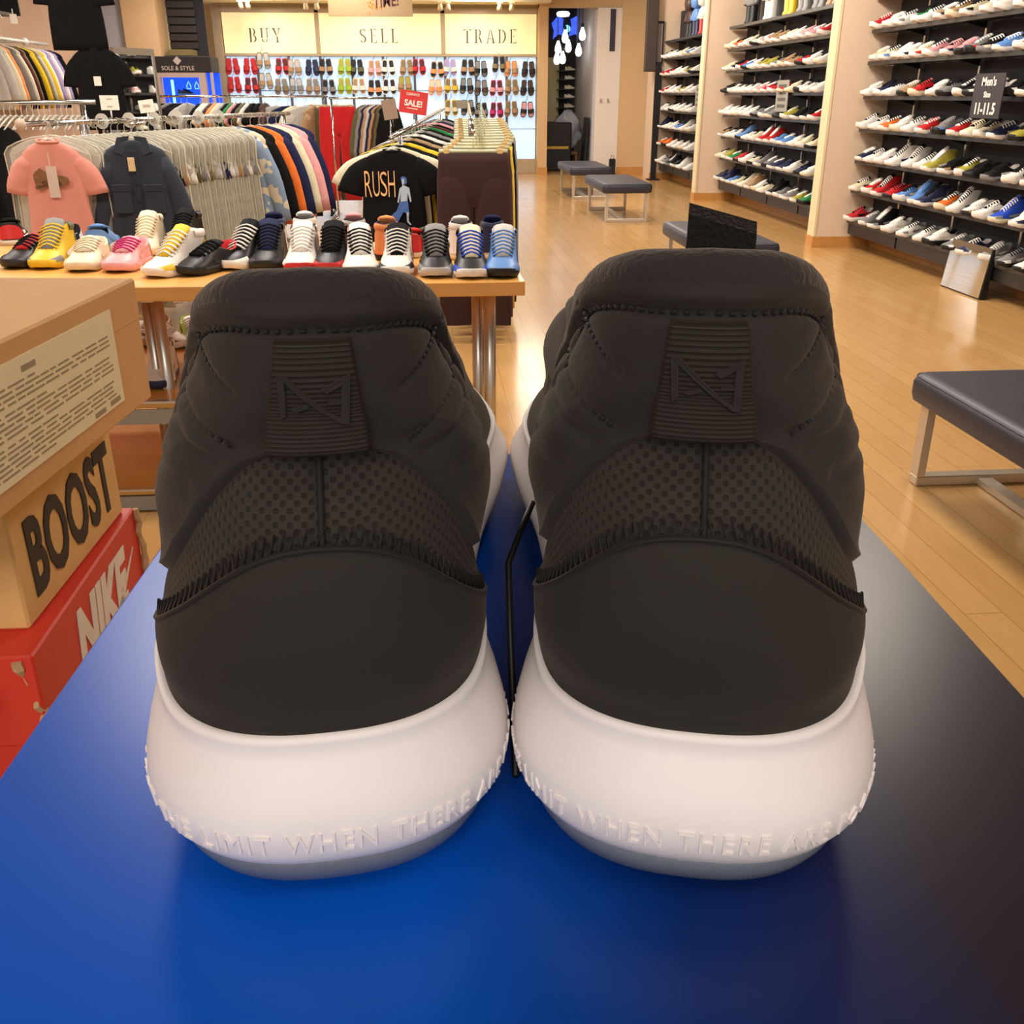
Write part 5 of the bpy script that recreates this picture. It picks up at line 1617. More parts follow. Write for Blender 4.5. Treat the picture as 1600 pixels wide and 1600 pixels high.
# ---- rack of trousers on clip hangers, maroon pair in front
PA = (.262, 5.92, 1.235); PB = (.335, 8.4, 1.36)
r5 = thing('clothing_rack', 'chrome rack of trousers on pale clip hangers behind the end of the sneaker table', 'clothing rack', (PA[0], PA[1], 0))
q0 = Vector((PA[0], PA[1], 0))
MB().tube([Vector(PA) - q0, Vector(PB) - q0], .013, 10).obj('rail', M_STEEL, r5, True)
p = Vector(lerp3(PA, PB, .35)) - q0
MB().tube([p, Vector((p.x, p.y, .06))], .018, 10).obj('upright', M_STEEL, r5, True)
for dx, dy in ((.26, 0), (-.26, 0), (0, .26), (0, -.5)):
    MB().tube([Vector((p.x, p.y, .06)), Vector((p.x + dx, p.y + dy, .05))], .016, 8).obj('foot', M_STEEL, r5, True)
tr = [('m', 'dark maroon'), ('d', 'dark brown'), ('Y', 'yellow striped'), ('k', 'black'), ('s', 'grey'), ('k', 'black'), ('l', 'pale grey'), ('k', 'black'), ('n', 'navy'), ('k', 'black'), ('h', 'khaki'), ('k', 'black'), ('n', 'dark navy')]
MAROON = mat('cloth_dark_maroon', (52, 24, 21), .92, var=.14, scale=18, bump=.3)
for i, (c, nm) in enumerate(tr):
    p = lerp3(PA, PB, .01 + i * .078)
    rz = R(-1 + gr.uniform(-3, 3)) + rail_rz(PA, PB)
    z = p[2] - .120
    trousers(c, (p[0] + (.022 * min(i, 4)), p[1], z), rz, '%s trousers, %s on the rack of clip hangers' % (nm, ORD[i]) if i else 'dark maroon trousers in front on the rack of clip hangers', 'trousers on clip hangers', i, 1.0, MAROON if i == 0 else None)
    trouser_hanger((p[0] + (.022 * min(i, 4)), p[1], z), rz, 'pale clip hanger of the %s trousers on the chrome rack' % ORD[i], 'clip hangers on the trouser rack')
sp = atY(722, 163, 8.2)
s_ = thing('sign_holder', 'small grey card sign above the rack of clip hangers', 'sign', (sp[0], 8.2, 1.345))
MB().box(-.045, -.003, -.03, .045, .003, .03, mtx=Matrix.Translation((0, 0, sp[2] - 1.345))).obj('card', mat('grey_card', (150, 138, 118), .7), s_)
MB().tube([(0, .004, 0), (0, .004, max(.02, sp[2] - 1.345 - .02))], .004, 6).obj('stem', M_STEEL, s_, True)

# ------------------------------------------------------------------ illuminated sandal wall at the back
DY = 20.0
def DX(px):
    return atY(px, 90, DY)[0]
def DZ(py, px=590):
    return atY(px, py, DY)[2]
M_FRAME = mat('bronze_metal_frame', (176, 156, 128), .45, .3)
M_FRAMED = mat('grey_metal_mullion', (92, 88, 92), .4, .4)
M_SIGN = mat('lit_cream_acrylic', (250, 232, 172), .4, var=.10, scale=1.1, emit=.40)
M_LIT = mat('lit_white_acrylic', (186, 216, 242), .4, var=.08, scale=1.1, emit=.62)
zs_top, zs_bot = 2.80, 2.125
xL, x1, x2, xR = -3.68, -1.955, .354, 2.12
fx = thing('sandal_display', 'tall metal frame across the back wall holding three lit signs over the sandals', 'display frame', (-.8, DY, 0))
fo = (-.8, DY)
for nm, a in (('post', (xL - .16, xL, 0, 2.93)), ('post', (xR, xR + .16, 0, 2.93)), ('post', (x1 - .04, x1 + .04, zs_bot, 2.86)), ('post', (x2 - .04, x2 + .04, zs_bot, 2.86)),
              ('rail', (xL, xR, 2.80, 2.90)), ('rail', (xL, xR, zs_bot - .045, zs_bot)), ('rail', (xL, xR, .0, .27))):
    MB().box(a[0] - fo[0], -.05, a[2], a[1] - fo[0], .05, a[3], bev=.006).obj(nm, M_FRAME, fx)
cols = [xL + (xR - xL) * k / 10.0 for k in range(11)]
for k in range(1, 10):
    MB().box(cols[k] - .022 - fo[0], -.035, .27, cols[k] + .022 - fo[0], .03, zs_bot - .045).obj('mullion', M_FRAMED, fx)
for z in (1.50, .82):
    MB().box(xL - fo[0], -.006, z - .006, xR - fo[0], .004, z + .006).obj('wire_rail', mat('blue_grey_wire', (120, 140, 160), .4), fx)
MB().box(xL - .34, -.03, 0, xL - .16, .05, 3.3).obj('side_panel', M_CREAM, fx)

# stencil letters built from strokes in a unit box (u 0..w, v 0..1)
def rect(a, b, c, d):
    return [(a, b), (c, b), (c, d), (a, d)]
def arc(cx, cy, rx, ry, t0, t1, a0, a1, n=10):
    o = [(cx + math.cos(R(a0 + (a1 - a0) * i / n)) * rx, cy + math.sin(R(a0 + (a1 - a0) * i / n)) * ry) for i in range(n + 1)]
    q = [(cx + math.cos(R(a1 + (a0 - a1) * i / n)) * (rx - t0), cy + math.sin(R(a1 + (a0 - a1) * i / n)) * (ry - t1)) for i in range(n + 1)]
    return o + q
SER = .045
STEN = {
    'B': (.62, [rect(.06, 0, .20, 1), rect(0, 0, .06, SER), rect(0, 1 - SER, .06, 1), arc(.30, .75, .22, .25, .12, .05, -80, 85), arc(.30, .26, .28, .26, .13, .05, -85, 82)]),
    'U': (.68, [rect(.06, .30, .18, 1), rect(0, 1 - SER, .26, 1), rect(.50, .30, .57, 1), rect(.44, 1 - SER, .66, 1), arc(.315, .28, .255, .28, .10, .06, 190, 262), arc(.315, .28, .255, .28, .07, .05, 278, 350)]),
    'Y': (.70, [[(.02, 1), (.18, 1), (.36, .52), (.27, .46)], [(.50, 1), (.58, 1), (.44, .56), (.40, .52)], rect(.30, 0, .42, .42), rect(.22, 0, .50, SER), rect(-.02, 1 - SER, .24, 1), rect(.44, 1 - SER, .66, 1)]),
    'S': (.56, [arc(.26, .74, .24, .26, .10, .06, 20, 100), arc(.26, .74, .24, .26, .12, .07, 115, 255), [(.16, .56), (.24, .60), (.44, .42), (.34, .36)], arc(.26, .26, .25, .26, .13, .07, -75, 45), arc(.26, .26, .25, .26, .09, .06, 200, 270)]),
    'E': (.58, [rect(.06, 0, .19, 1), rect(0, 0, .06, SER), rect(0, 1 - SER, .06, 1), rect(.24, 1 - .055, .50, 1), rect(.46, .84, .50, 1), rect(.24, .47, .40, .525), rect(.24, 0, .52, .055), rect(.48, 0, .52, .18)]),
    'L': (.56, [rect(.06, 0, .19, 1), rect(0, 0, .06, SER), rect(0, 1 - SER, .26, 1), rect(.24, 0, .50, .055), rect(.46, 0, .50, .20)]),
    'T': (.64, [rect(.26, 0, .39, .92), rect(.18, 0, .47, SER), rect(0, .945, .22, 1), rect(.43, .945, .64, 1), rect(0, .80, .04, 1), rect(.60, .80, .64, 1)]),
    'R': (.66, [rect(.06, 0, .19, 1), rect(0, 0, .26, SER), rect(0, 1 - SER, .06, 1), arc(.28, .74, .24, .26, .12, .05, -80, 85), [(.30, .46), (.42, .46), (.62, 0), (.48, 0)]]),
    'A': (.70, [[(.29, .98), (.35, 1), (.13, 0), (.06, 0)], [(.36, 1), (.44, .90), (.68, 0), (.53, 0)], rect(.22, .30, .44, .35), rect(0, 0, .20, SER), rect(.46, 0, .74, SER)]),
    'D': (.68, [rect(.06, 0, .19, 1), rect(0, 0, .06, SER), rect(0, 1 - SER, .06, 1), arc(.24, .5, .40, .5, .13, .055, -80, 80, 14)])}
M_LETTER = mat('grey_stencil_paint', (96, 84, 78), .6)
def stencil(word, cx, cz, h, sp, parent, y, wide=1.0):
    tot = sum(STEN[c][0] * h * wide for c in word) + sp * (len(word) - 1)
    x = cx - tot / 2
    mb = MB()
    for c in word:
        w, polys = STEN[c]
        for pl in polys:
            mb.prism(pl, lambda u, v: (x + u * h * wide, y, cz - h / 2 + v * h), lambda u, v: (x + u * h * wide, y - .006, cz - h / 2 + v * h))
        x += w * h * wide + sp
    return mb.obj('lettering', M_LETTER, parent)
for word, a, b_, cpx, lab in (('BUY', xL + .02, x1 - .04, 418, 'lit cream sign with the word BUY'), ('SELL', x1 + .04, x2 - .04, 594, 'lit cream sign with the word SELL'), ('TRADE', x2 + .04, xR - .02, 766, 'lit cream sign with the word TRADE')):
    s_ = thing('lit_sign', lab, 'sign', ((a + b_) / 2, DY - .02, zs_bot), 0, 'lit signs over the sandal wall')
    MB().box((a - b_) / 2, -.015, .005, (b_ - a) / 2, .02, zs_top - zs_bot).obj('acrylic_panel', M_SIGN, s_)
    stencil(word, DX(cpx) - (a + b_) / 2, DZ(56) - zs_bot, .232, .062, s_, -.0152)
for k in range(10):
    p_ = MB().box(cols[k] + .022, DY + .005, .272, cols[k + 1] - .022, DY + .03, zs_bot - .047)
    tag(p_.obj('light_panel', M_LIT), 'tall lit white panel behind sandals, %s from the left' % ORD[k], 'light panel', 'lit panels of the sandal wall')
# sandals
def sandal_meshes():
    foot = [(-.030, 0), (-.040, .04), (-.036, .10), (-.040, .17), (-.046, .215), (-.036, .262), (-.010, .280), (.022, .268), (.040, .23), (.042, .18), (.034, .11), (.036, .05), (.028, .0)]
    s0 = MB(); s0.prism([(u, -v) for u, v in foot], lambda u, v: (u, 0, v), lambda u, v: (u, -.028, v))
    fb = MB(); fb.prism([(u * .80, -v * .88 - .016) for u, v in foot], lambda u, v: (u, -.0285, v), lambda u, v: (u, -.031, v))
    st = MB()
    rows = []
    for z in (-.13, -.165, -.205):
        rows.append([(math.cos(a) * .046, -.022 - math.sin(a) * .046, z) for a in np.linspace(0, PI, 9)])
    st.grid(np.array(rows))
    lp = MB(); lp.tube([(0, 0, .10), (0, -.004, .05), (-.03, -.014, .01), (-.04, -.02, -.03)], .004, 5); 
    return [m.mesh(n, [cm('w', 'rubber')], n == 'strap') for m, n in ((s0, 'sole'), (fb, 'footbed'), (st, 'strap'), (lp, 'hanging_loop'))]
SAN = sandal_meshes()
san = [  # px, py, sole, footbed, strap, colour words, scale
 (362, 103, 'r', 'r', 'r', 'red'), (390, 103, 'r', 'r', 'r', 'red'), (410, 94, 'h', 'l', 't', 'beige'), (440, 103, 'r', 'm', 'r', 'red'), (459, 105, 't', 'l', 't', 'taupe'), (487, 105, 'n', 'n', 'n', 'navy'),
 (508, 104, 'd', 'k', 't', 'brown'), (538, 104, 'G', 'y', 'G', 'lime green'), (557, 105, 'k', 'k', 'e', 'olive and black'), (585, 106, 'p', 't', 'p', 'pink'), (606, 105, 'c', 'k', 'w', 'white and black'), (635, 105, 't', 'h', 't', 'tan'),
 (654, 104, 'r', 'm', 'r', 'red'), (683, 108, 't', 'k', 'f', 'tan and black'), (703, 105, 'v', 'v', 'w', 'lilac and white'), (731, 105, 'd', 'k', 't', 'brown'), (751, 107, 'k', 's', 'k', 'black patterned'), (780, 100, 'd', 'k', 'h', 'dark brown'),
 (799, 107, 't', 'f', 't', 'light brown'), (826, 108, 'k', 'd', 'k', 'black'),
 (365, 132, 'r', 'r', 'r', 'red'), (392, 133, 'r', 'm', 'r', 'red'), (414, 126, 'h', 'l', 't', 'beige'), (439, 135, 't', 's', 'h', 'brown tan'), (462, 134, 's', 'l', 's', 'grey'), (488, 135, 't', 's', 't', 'taupe'), (513, 136, 's', 'k', 's', 'grey'),
 (538, 134, 'G', 'y', 'G', 'lime green'), (560, 134, 'c', 't', 'w', 'cream'), (585, 137, 'd', 'k', 'f', 'brown'), (608, 135, 'w', 'k', 'w', 'white and black'), (632, 131, 'h', 'y', 't', 'olive tan'), (680, 136, 'f', 'c', 'f', 'peach'),
 (705, 134, 'c', 'h', 'Y', 'yellow cream'), (729, 134, 'k', 's', 'k', 'black'), (752, 137, 'k', 's', 'd', 'black patterned'), (776, 137, 'M', 'm', 'p', 'magenta'), (800, 136, 't', 'h', 't', 'tan'), (824, 137, 'k', 'd', 'k', 'black'),
 (705, 168, 'Y', 'h', 'c', 'yellow cream'), (731, 168, 'k', 's', 'k', 'black'), (752, 172, 's', 'k', 's', 'grey'), (776, 172, 'M', 'm', 'M', 'magenta'), (799, 170, 't', 'h', 't', 'tan'), (824, 171, 'k', 'p', 'k', 'black and pink'), (776, 206, 'k', 'p', 'k', 'black')]
rown = {0: 'top', 1: 'second', 2: 'third', 3: 'bottom'}
cnt = {}
for px, py, a, b_, c, nm in san:
    rw_ = 0 if py < 118 else (1 if py < 150 else (2 if py < 190 else 3))
    cnt[rw_] = cnt.get(rw_, 0) + 1
    x, _, z = atY(px, py - 12, DY - .05)
    t = thing('sandal_pair', 'hanging pair of %s slides, %s in the %s row of the lit wall' % (nm, ORD[cnt[rw_] - 1], rown[rw_]), 'sandals', (x, DY - .03, z), 0, 'sandals on the lit wall')
    t.scale = (1.0, 1, 1.06)
    for s in (-1, 1):
        for me, k in zip(SAN[:3], (a, b_, c)):
            o = link(me.name.split('.')[0], me, t, (s * .054, 0, 0), (0, R(-s * 6), 0)); o.scale = (1.30, 1, .95)
            o.material_slots[0].link = 'OBJECT'; o.material_slots[0].material = cm(k, 'rubber')
    o = link('hanging_loop', SAN[3], t); o.material_slots[0].link = 'OBJECT'; o.material_slots[0].material = cm('k', 'rubber')
# track spots above the signs
for i, px in enumerate((375, 386, 477, 494, 688, 700, 781, 800)):
    x, _, z = atY(px, 10, 19.2)
    t = thing('spotlight', 'small cream spotlight above the lit signs, %s from the left' % ORD[i], 'spotlight', (x, 19.25, 2.95), 0, 'spotlights above the lit signs')
    MB().box(-.05, -.03, -.03, .05, .03, 0).obj('mount', M_CREAM, t)
    MB().tube([(0, .0, -.03), (0, .02, -.075), (0, .07, -.12)], [.03, .04, .05], 12).obj('lamp_head', M_CREAM, t, True)
# hanging board
a = atY(512, 0, 14.0); b_ = atY(645, 26, 14.0)
hb = thing('hanging_sign', 'beige hanging board with orange splatter and hand drawn lettering, hung above the lit SELL sign', 'sign', ((a[0] + b_[0]) / 2, 14.0, b_[2]))
w = (b_[0] - a[0]) / 2
MB().box(-w, -.012, 0, w, .012, .62, bev=.003).obj('board', mat('beige_board', (176, 150, 112), .7), hb)
tx = MB(); text_into(tx, 'TIME!', .32, .135, lambda u, v, d: (.20 + u, -.013 - d, .175 + v + u * .12), .002, bold=.01)
tx.obj('lettering', mat('dark_red_marker', (86, 34, 40), .7), hb)
sp_ = MB(); rr = random.Random(8)
for _ in range(70):
    x, z, r_ = rr.gauss(.03, .06), rr.gauss(.15, .05), rr.uniform(.004, .012)
    if rr.random() < .35:
        x, z = rr.gauss(-.34, .08), rr.gauss(.27, .04)
    z = max(z, .03)
    sp_.prism([(x + r_ * math.cos(q), z + r_ * math.sin(q)) for q in np.linspace(0, 2 * PI, 7)[:-1]], lambda u, v: (u, -.0125, v), lambda u, v: (u, -.0140, v))
for (x0, z0) in ((-.36, .20), (-.24, .28), (-.18, .30)):
    sp_.prism([(x0 - .03, .40), (x0 + .03, .40), (x0 + .015, z0), (x0 + .005, z0 - .04)], lambda u, v: (u, -.0125, v), lambda u, v: (u, -.0140, v))
sp_.obj('splatter', mat('orange_marker', (214, 142, 40), .7), hb)
cu = MB(); cu.tube([(-.08, -.014, .34), (-.07, -.014, .27), (-.03, -.014, .255), (-.01, -.014, .29), (-.02, -.014, .34)], .014, 6); cu.obj('curl', MATS['dark_red_marker'], hb)
for sx in (-.45, .45):
    MB().tube([(sx, 0, .62), (sx, 0, 3.3 - b_[2])], .004, 6).obj('wire', M_STEEL, hb)

# ------------------------------------------------------------------ booth with blue light
KY = 16.0
a = atY(235, 88, KY); b_ = atY(331, 113, KY)
kx0, kx1, kz1 = a[0], b_[0], a[2]
kz0 = b_[2]
kk = thing('display_booth', 'small display booth lit blue inside under a black SOLE and STYLE header', 'display booth', ((kx0 + kx1) / 2, KY, 0))
hw_ = (kx1 - kx0) / 2
PKF = mat('pinkish_white_frame', (206, 184, 180), .5)
MB().box(-hw_, -.02, kz0, hw_, .60, kz1, bev=.004).obj('header_board', mat('black_header', (40, 32, 32), .6), kk)
tx = MB(); text_into(tx, 'SOLE & STYLE', hw_ * 1.10, .058, front(-.05, kz0 + .055, -.021), .003, bold=.01)
tx.obj('lettering', mat('pale_print', (214, 200, 190), .6), kk)
dm = MB(); dm.prism([(-.05, kz0 + .165), (-.05 + .06, kz0 + .105 + .0), (-.05 + .06, kz0 + .105), (-.05, kz0 + .10)], lambda u, v: (u, -.021, v), lambda u, v: (u, -.023, v)) if False else dm.prism([(-.05, kz0 + .215), (.012, kz0 + .155), (-.05, kz0 + .095), (-.112, kz0 + .155)], lambda u, v: (u, -.021, v), lambda u, v: (u, -.023, v))
dm.obj('emblem', MATS['pale_print'], kk)
for (x0, x1_, z0, z1, nm) in ((-hw_, -hw_ + .10, 0, kz0, 'post'), (hw_ - .20, hw_ - .10, 0, kz0, 'post'), (hw_ - .03, hw_, 0, kz0, 'post'), (-hw_ + .10, hw_ - .20, kz0 - .07, kz0, 'rail'), (-hw_, hw_, 0, .75, 'plinth')):
    MB().box(x0, 0, z0, x1_, .08, z1).obj(nm, PKF, kk)
MB().box(-hw_, .55, .75, hw_, .60, kz0).obj('lit_back', mat('blue_lit_panel', (20, 70, 255), .5, var=.35, scale=5, emit=1.3), kk)
MB().box(-hw_ + .1, .1, .74, hw_ - .05, .55, .76).obj('deck', mat('blue_deck', (40, 70, 190), .4), kk)
for k, z in enumerate((1.15, 1.42)):
    MB().box(-hw_ + .1, .3, z - .012, hw_ - .21, .54, z).obj('glass_shelf', mat('blue_glass', (90, 130, 255), .1, alpha=.5), kk)
nb = MB()
nb.tube([(-hw_ + .20, .28, kz0 - .10), (-hw_ + .20, .28, 1.25)], .020, 8)
nb.tube([(-hw_ + .30, .5, 1.27), (-.05, .5, 1.25), (.15, .5, 1.29)], .010, 8)
nb.obj('light_tube', mat('cyan_light_tube', (120, 240, 255), .5, emit=2.5), kk, True)
for k, x in enumerate((-.04, .08, .20)):
    nl = MB(); nl.tube([(x, .5, kz0 - .12), (x - .03, .5, kz0 - .18), (x - .028, .5, kz0 - .22), (x + .028, .5, kz0 - .22), (x + .03, .5, kz0 - .18)], .007, 6, closed=True)
    nl.obj('neon_outline', mat('pale_blue_neon', (120, 190, 255), .5, emit=1.6), kk, True)
for k, (x, z, lab) in enumerate(((-.20, 1.422, 'dark blue sneaker on the upper glass shelf of the blue booth'), (-.05, 1.152, 'navy sneaker on the lower glass shelf of the blue booth'), (.12, 1.152, 'small dark sneaker beside another on the lower glass shelf of the blue booth'))):
    make_sneaker('low', lab, ((kx0 + kx1) / 2 + x, KY + .42, z), (0, 0, R(-90)), {'*': 'n', 'sole': 'b'}, ('tongue', 'heel_patch'), 'sneakers in the blue booth', .9)
bx_ = atY(238, 60, 18.3)
t = MB().box(-4.25, 18.1, 2.02, -3.86, 18.5, 2.12, bev=.01)
tag(t.obj('storage_box', mat('olive_card', (120, 104, 60), .8)), 'olive flat box lying on top near the dark roller shutter', 'box')
struct(MB().box(-4.32, 18.08, 1.98, -3.8, 18.62, 2.02).obj('trim_1', M_DARKWALL))

# ------------------------------------------------------------------ room beyond the opening
BULB = mat('glowing_bulb_glass', (255, 250, 240), .3, emit=2.2)
for i, (px, py, lab) in enumerate(((910, 55, 'highest pendant bulb, by the dark wall of the far room'), (872, 76, 'pendant bulb on the left of the middle row in the far room'), (888, 74, 'middle pendant bulb of the far room'), (904, 80, 'pendant bulb on the right of the middle row in the far room'), (870, 93, 'lowest left pendant bulb of the far room'), (879, 92, 'lowest pendant bulb, second from the left in the far room'), (883, 59, 'small pendant bulb under the blue wall art in the far room'))):
    y = 20.6 + (i % 3) * .25
    x, _, z = atY(px, py, y)
    t = thing('pendant_lamp', lab, 'lamp', (x, y, z), 0, 'pendant bulbs in the far room')
    MB().lathe([(.004, -.095), (.045, -.08), (.066, -.03), (.060, .03), (.040, .085), (.026, .12), (.022, .15)], n=14).obj('bulb', BULB, t, True)
    MB().lathe([(.026, .14), (.028, .19), (.01, .21)], n=10).obj('socket', M_BLACKMETAL, t, True)
    MB().tube([(0, 0, .2), (0, 0, 3.3 - z)], .005, 6).obj('cord', M_BLACKMETAL, t)
x, y, z = atY(880, 21, 20.4)
t = thing('ceiling_lamp', 'round glowing ceiling lamp above the pendant bulbs of the far room', 'lamp', (x, 20.4, z))
MB().lathe([(.02, -.06), (.11, -.05), (.13, 0), (.10, .03)], n=16).obj('globe', BULB, t, True)
MB().tube([(0, 0, .03), (0, 0, 3.3 - z)], .02, 8).obj('stem', M_BLACKMETAL, t)
art = thing('wall_art', 'blue glowing two-lobed wall art on the dark wall of the far room', 'wall art', atY(886, 45, 22.35))
for s in (-1, 1):
    MB().prism([(s * .04, -.14), (s * .09, .05), (s * .07, .18), (s * .20, .24), (s * .33, .10), (s * .28, -.04), (s * .30, -.20), (s * .18, -.10)], lambda u, v: (u, 0, v), lambda u, v: (u, -.02, v)).obj('lobe', mat('blue_glow_print', (60, 90, 220), .5, var=.5, scale=12, emit=1.1), art)
MB().lathe([(.02, 0), (.07, .0), (.07, .02), (.02, .02)], n=16).obj('ring', mat('pale_blue_neon', (120, 190, 255)), art, rot=(PI / 2, 0, 0))
lx = atY(881, 100, 22.1)[0]
for i, py in enumerate((105, 119, 134, 148, 163, 177, 190)):
    z = atY(881, py + 5, 22.1)[2]
    t = thing('wall_ledge', 'small ledge on the cream panel of the far room, %s from the top' % ORD[i], 'shelf', (lx, 22.32, z), 0, 'ledges in the far room')
    MB().box(-.12, -.28, -.015, .12, 0, 0).obj('board', M_SHELF, t)
    make_sneaker('low', 'sneaker on the %s ledge of the far room' % ORD[i], (lx + .02, 22.08, z + .001), (0, 0, R(-75)), {'*': 'cwcwcwk'[i], 'sole': 'w'}, ('tongue',), 'sneakers on the far room ledges', .8)
bx0 = atY(858, 205, 20.6)
st_ = thing('storage_crate', 'black crate with a yellow stripe standing in the far room', 'crate', (2.62, 20.9, 0))
MB().box(-.28, -.3, 0, .28, .3, .92, bev=.02).obj('crate_body', M_BLACKMETAL, st_)
MB().box(-.24, -.305, .42, .22, -.30, .47).obj('stripe', mat('yellow_stripe', (206, 168, 60), .6), st_)
blb = MB()
for i in range(13):
    th_ = PI * i / 12
    blb_r = []
    for k in range(20):
        ph_ = 2 * PI * k / 20
        rr_ = 1 + .22 * math.sin(3 * ph_ + 4 * th_) + .12 * math.sin(7 * ph_ - 5 * th_)
        blb_r.append((math.sin(th_) * math.cos(ph_) * .27 * rr_, math.sin(th_) * math.sin(ph_) * .24 * rr_, math.cos(th_) * .36 * (1 + .1 * math.sin(5 * ph_))))
    blb.v.extend(blb_r)
for i in range(12):
    for k in range(20):
        blb.f.append((i * 20 + k, i * 20 + (k + 1) % 20, (i + 1) * 20 + (k + 1) % 20, (i + 1) * 20 + k)); blb.mi.append(0)
o = blb.obj('garment_bag', mat('crumpled_silver_plastic', (160, 164, 172), .3, var=.3, scale=9, bump=.6), None, True, None, (2.86, 21.0, .76))
tag(o, 'crumpled silver plastic garment bag heaped beside the black crate', 'garment bag')
sb = thing('side_stool', 'brown low stool under the crumpled silver bag', 'stool', (2.86, 21.0, 0))
MB().box(-.2, -.2, .30, .2, .2, .36, bev=.01).obj('seat', mat('brown_wood', (120, 78, 44), .5), sb)
for sx in (-.17, .17):
    for sy in (-.17, .17):
        MB().box(sx - .02, sy - .02, 0, sx + .02, sy + .02, .30).obj('leg', MATS['brown_wood'], sb)
lb_ = thing('leaning_board', 'black board leaning against the pale wall of the far room', 'board', (3.08, 20.3, 0))
MB().box(-.02, -.25, 0, .02, .25, 1.02, mtx=Matrix.Rotation(R(4), 4, 'Y')).obj('board', M_BLACKMETAL, lb_)
pst = atY(959, 12, 19.62); pst2 = atY(959, 80, 19.62)
t = MB().box(pst[0] - .05, 19.625, pst2[2], pst[0] + .05, 19.64, pst[2] - .02)
tag(t.obj('narrow_poster', mat('dark_poster', (50, 44, 60), .6, var=.6, scale=14)), 'narrow dark poster at the top of the white door', 'poster')
bp_ = atZ(954, 273, 0)
t = thing('bag', 'small black bag standing on the floor by the tan wall', 'bag', (bp_[0], 19.4, 0))
MB().box(-.06, -.05, 0, .06, .05, .30, bev=.015).obj('bag_body', M_BLACKMETAL, t)
MB().tube([(-.03, 0, .30), (-.02, 0, .36), (.02, 0, .36), (.03, 0, .30)], .006, 6).obj('handle', M_BLACKMETAL, t, True)
tv = atY(1018, 60, 18.30); tb_ = atY(1016, 112, 18.3)
t = thing('wall_screen', 'dark brown flat screen seen edge-on high at the tan wall', 'screen', (tv[0], 18.36, tb_[2]))
MB().box(-.10, -.10, 0, .10, .02, 1.2, bev=.01).obj('screen_body', mat('dark_brown_plastic', (66, 54, 46), .5), t)
gb = atZ(1008, 276, 0)
t = thing('standing_banner', 'tall thin black stand leaning below the dark screen', 'stand', (gb[0] - .02, 18.24, 0))
MB().loft([[(x, y, z) for x, y in ((-w, -.03), (w, -.03), (w, .03), (-w, .03))] for z, w in ((0, .045), (.9, .055), (1.7, .06), (1.95, .03))]).obj('banner', mat('black_fabric_banner', (22, 20, 22), .8), t)
MB().box(-.10, -.12, 0, .10, .12, .02).obj('base', M_BLACKMETAL, t)
pf = atY(1029, 67, 18.37)
t = thing('picture_frame', 'black framed picture on the beige wall beside the far sneaker bay', 'picture', (pf[0], 18.385, pf[2]))
MB().box(-.085, -.03, -.34, .085, 0, .34, bev=.005).obj('frame', M_BLACKMETAL, t)
MB().box(-.06, -.034, -.30, .06, -.03, .30).obj('print', mat('grey_print_paper', (150, 140, 128), .5, var=.2, scale=10), t)

# ------------------------------------------------------------------ benches and foot mirror
def leather(name, col):
    m, nt, b, N, L = newmat(name)
    b.inputs['Base Color'].default_value = lin(col); b.inputs['Roughness'].default_value = .42
    b.inputs['Specular IOR Level'].default_value = .5
    v = N.new('ShaderNodeTexVoronoi'); v.inputs['Scale'].default_value = 240
    tc = N.new('ShaderNodeTexCoord'); L.new(tc.outputs['Object'], v.inputs['Vector'])
    bp = N.new('ShaderNodeBump'); bp.inputs['Strength'].default_value = .15; bp.inputs['Distance'].default_value = .001
    L.new(v.outputs['Distance'], bp.inputs['Height']); L.new(bp.outputs[0], b.inputs['Normal'])
    return m
M_NAVY = leather('navy_leather', (44, 44, 56))
def bench(x0, x1_, y0, y1_, lab):
    cx = (x0 + x1_) / 2; cy = (y0 + y1_) / 2
    t = thing('bench', lab, 'bench', (cx, cy, 0), 0, 'dark leather benches in the aisle')
    hx = (x1_ - x0) / 2; hy = (y1_ - y0) / 2
    rows = []
    n = 40
    for z, ins in ((.335, .02), (.345, .006), (.37, .0), (.415, .0), (.437, .008), (.447, .022), (.450, .05)):
        pts = []
        r_ = .05
        for i in range(n):
            w = 2 * PI * i / n
            c, s = math.cos(w), math.sin(w)
            pts.append((math.copysign(hx - r_, c) + c * r_ * 1 - math.copysign(ins, c) * 1, math.copysign(hy - r_, s) + s * r_ - math.copysign(ins, s), z))
        rows.append(pts)
    MB().loft(rows).obj('seat', M_NAVY, t, True, 40)
    sm = MB()
    zz_ = .4375
    sm.tube([(math.copysign(hx - .05, math.cos(2 * PI * i / n)) + math.cos(2 * PI * i / n) * .05 - math.copysign(.008, math.cos(2 * PI * i / n)), math.copysign(hy - .05, math.sin(2 * PI * i / n)) + math.sin(2 * PI * i / n) * .05 - math.copysign(.008, math.sin(2 * PI * i / n)), zz_) for i in range(n)], .0035, 5, closed=True)
    sm.obj('piping', M_NAVY, t, True)
    for sy in (-1, 1):
        fr_ = MB()
        yy = sy * (hy - .07)
        fx_ = hx - .065
        for sx in (-1, 1):
            fr_.box(sx * fx_ - .016, yy - .03, .04, sx * fx_ + .016, yy + .03, .335)
        fr_.box(-fx_ - .016, yy - .03, 0, fx_ + .016, yy + .03, .04, bev=.004)
        fr_.obj('leg_frame', M_CREAMMETAL, t)
    MB().box(-.03, -hy + .10, .004, .03, hy - .10, .030).obj('spine_bar', M_CREAMMETAL, t)
M_CREAMMETAL = mat('silver_painted_metal', (206, 194, 174), .32, .6, var=.04)
bench(1.84, 2.50, 1.75, 3.50, 'dark leather bench on silver legs closest to the blue box')
bench(1.96, 2.52, 6.92, 8.32, 'dark leather bench half hidden behind the fuzzy tongue loop')
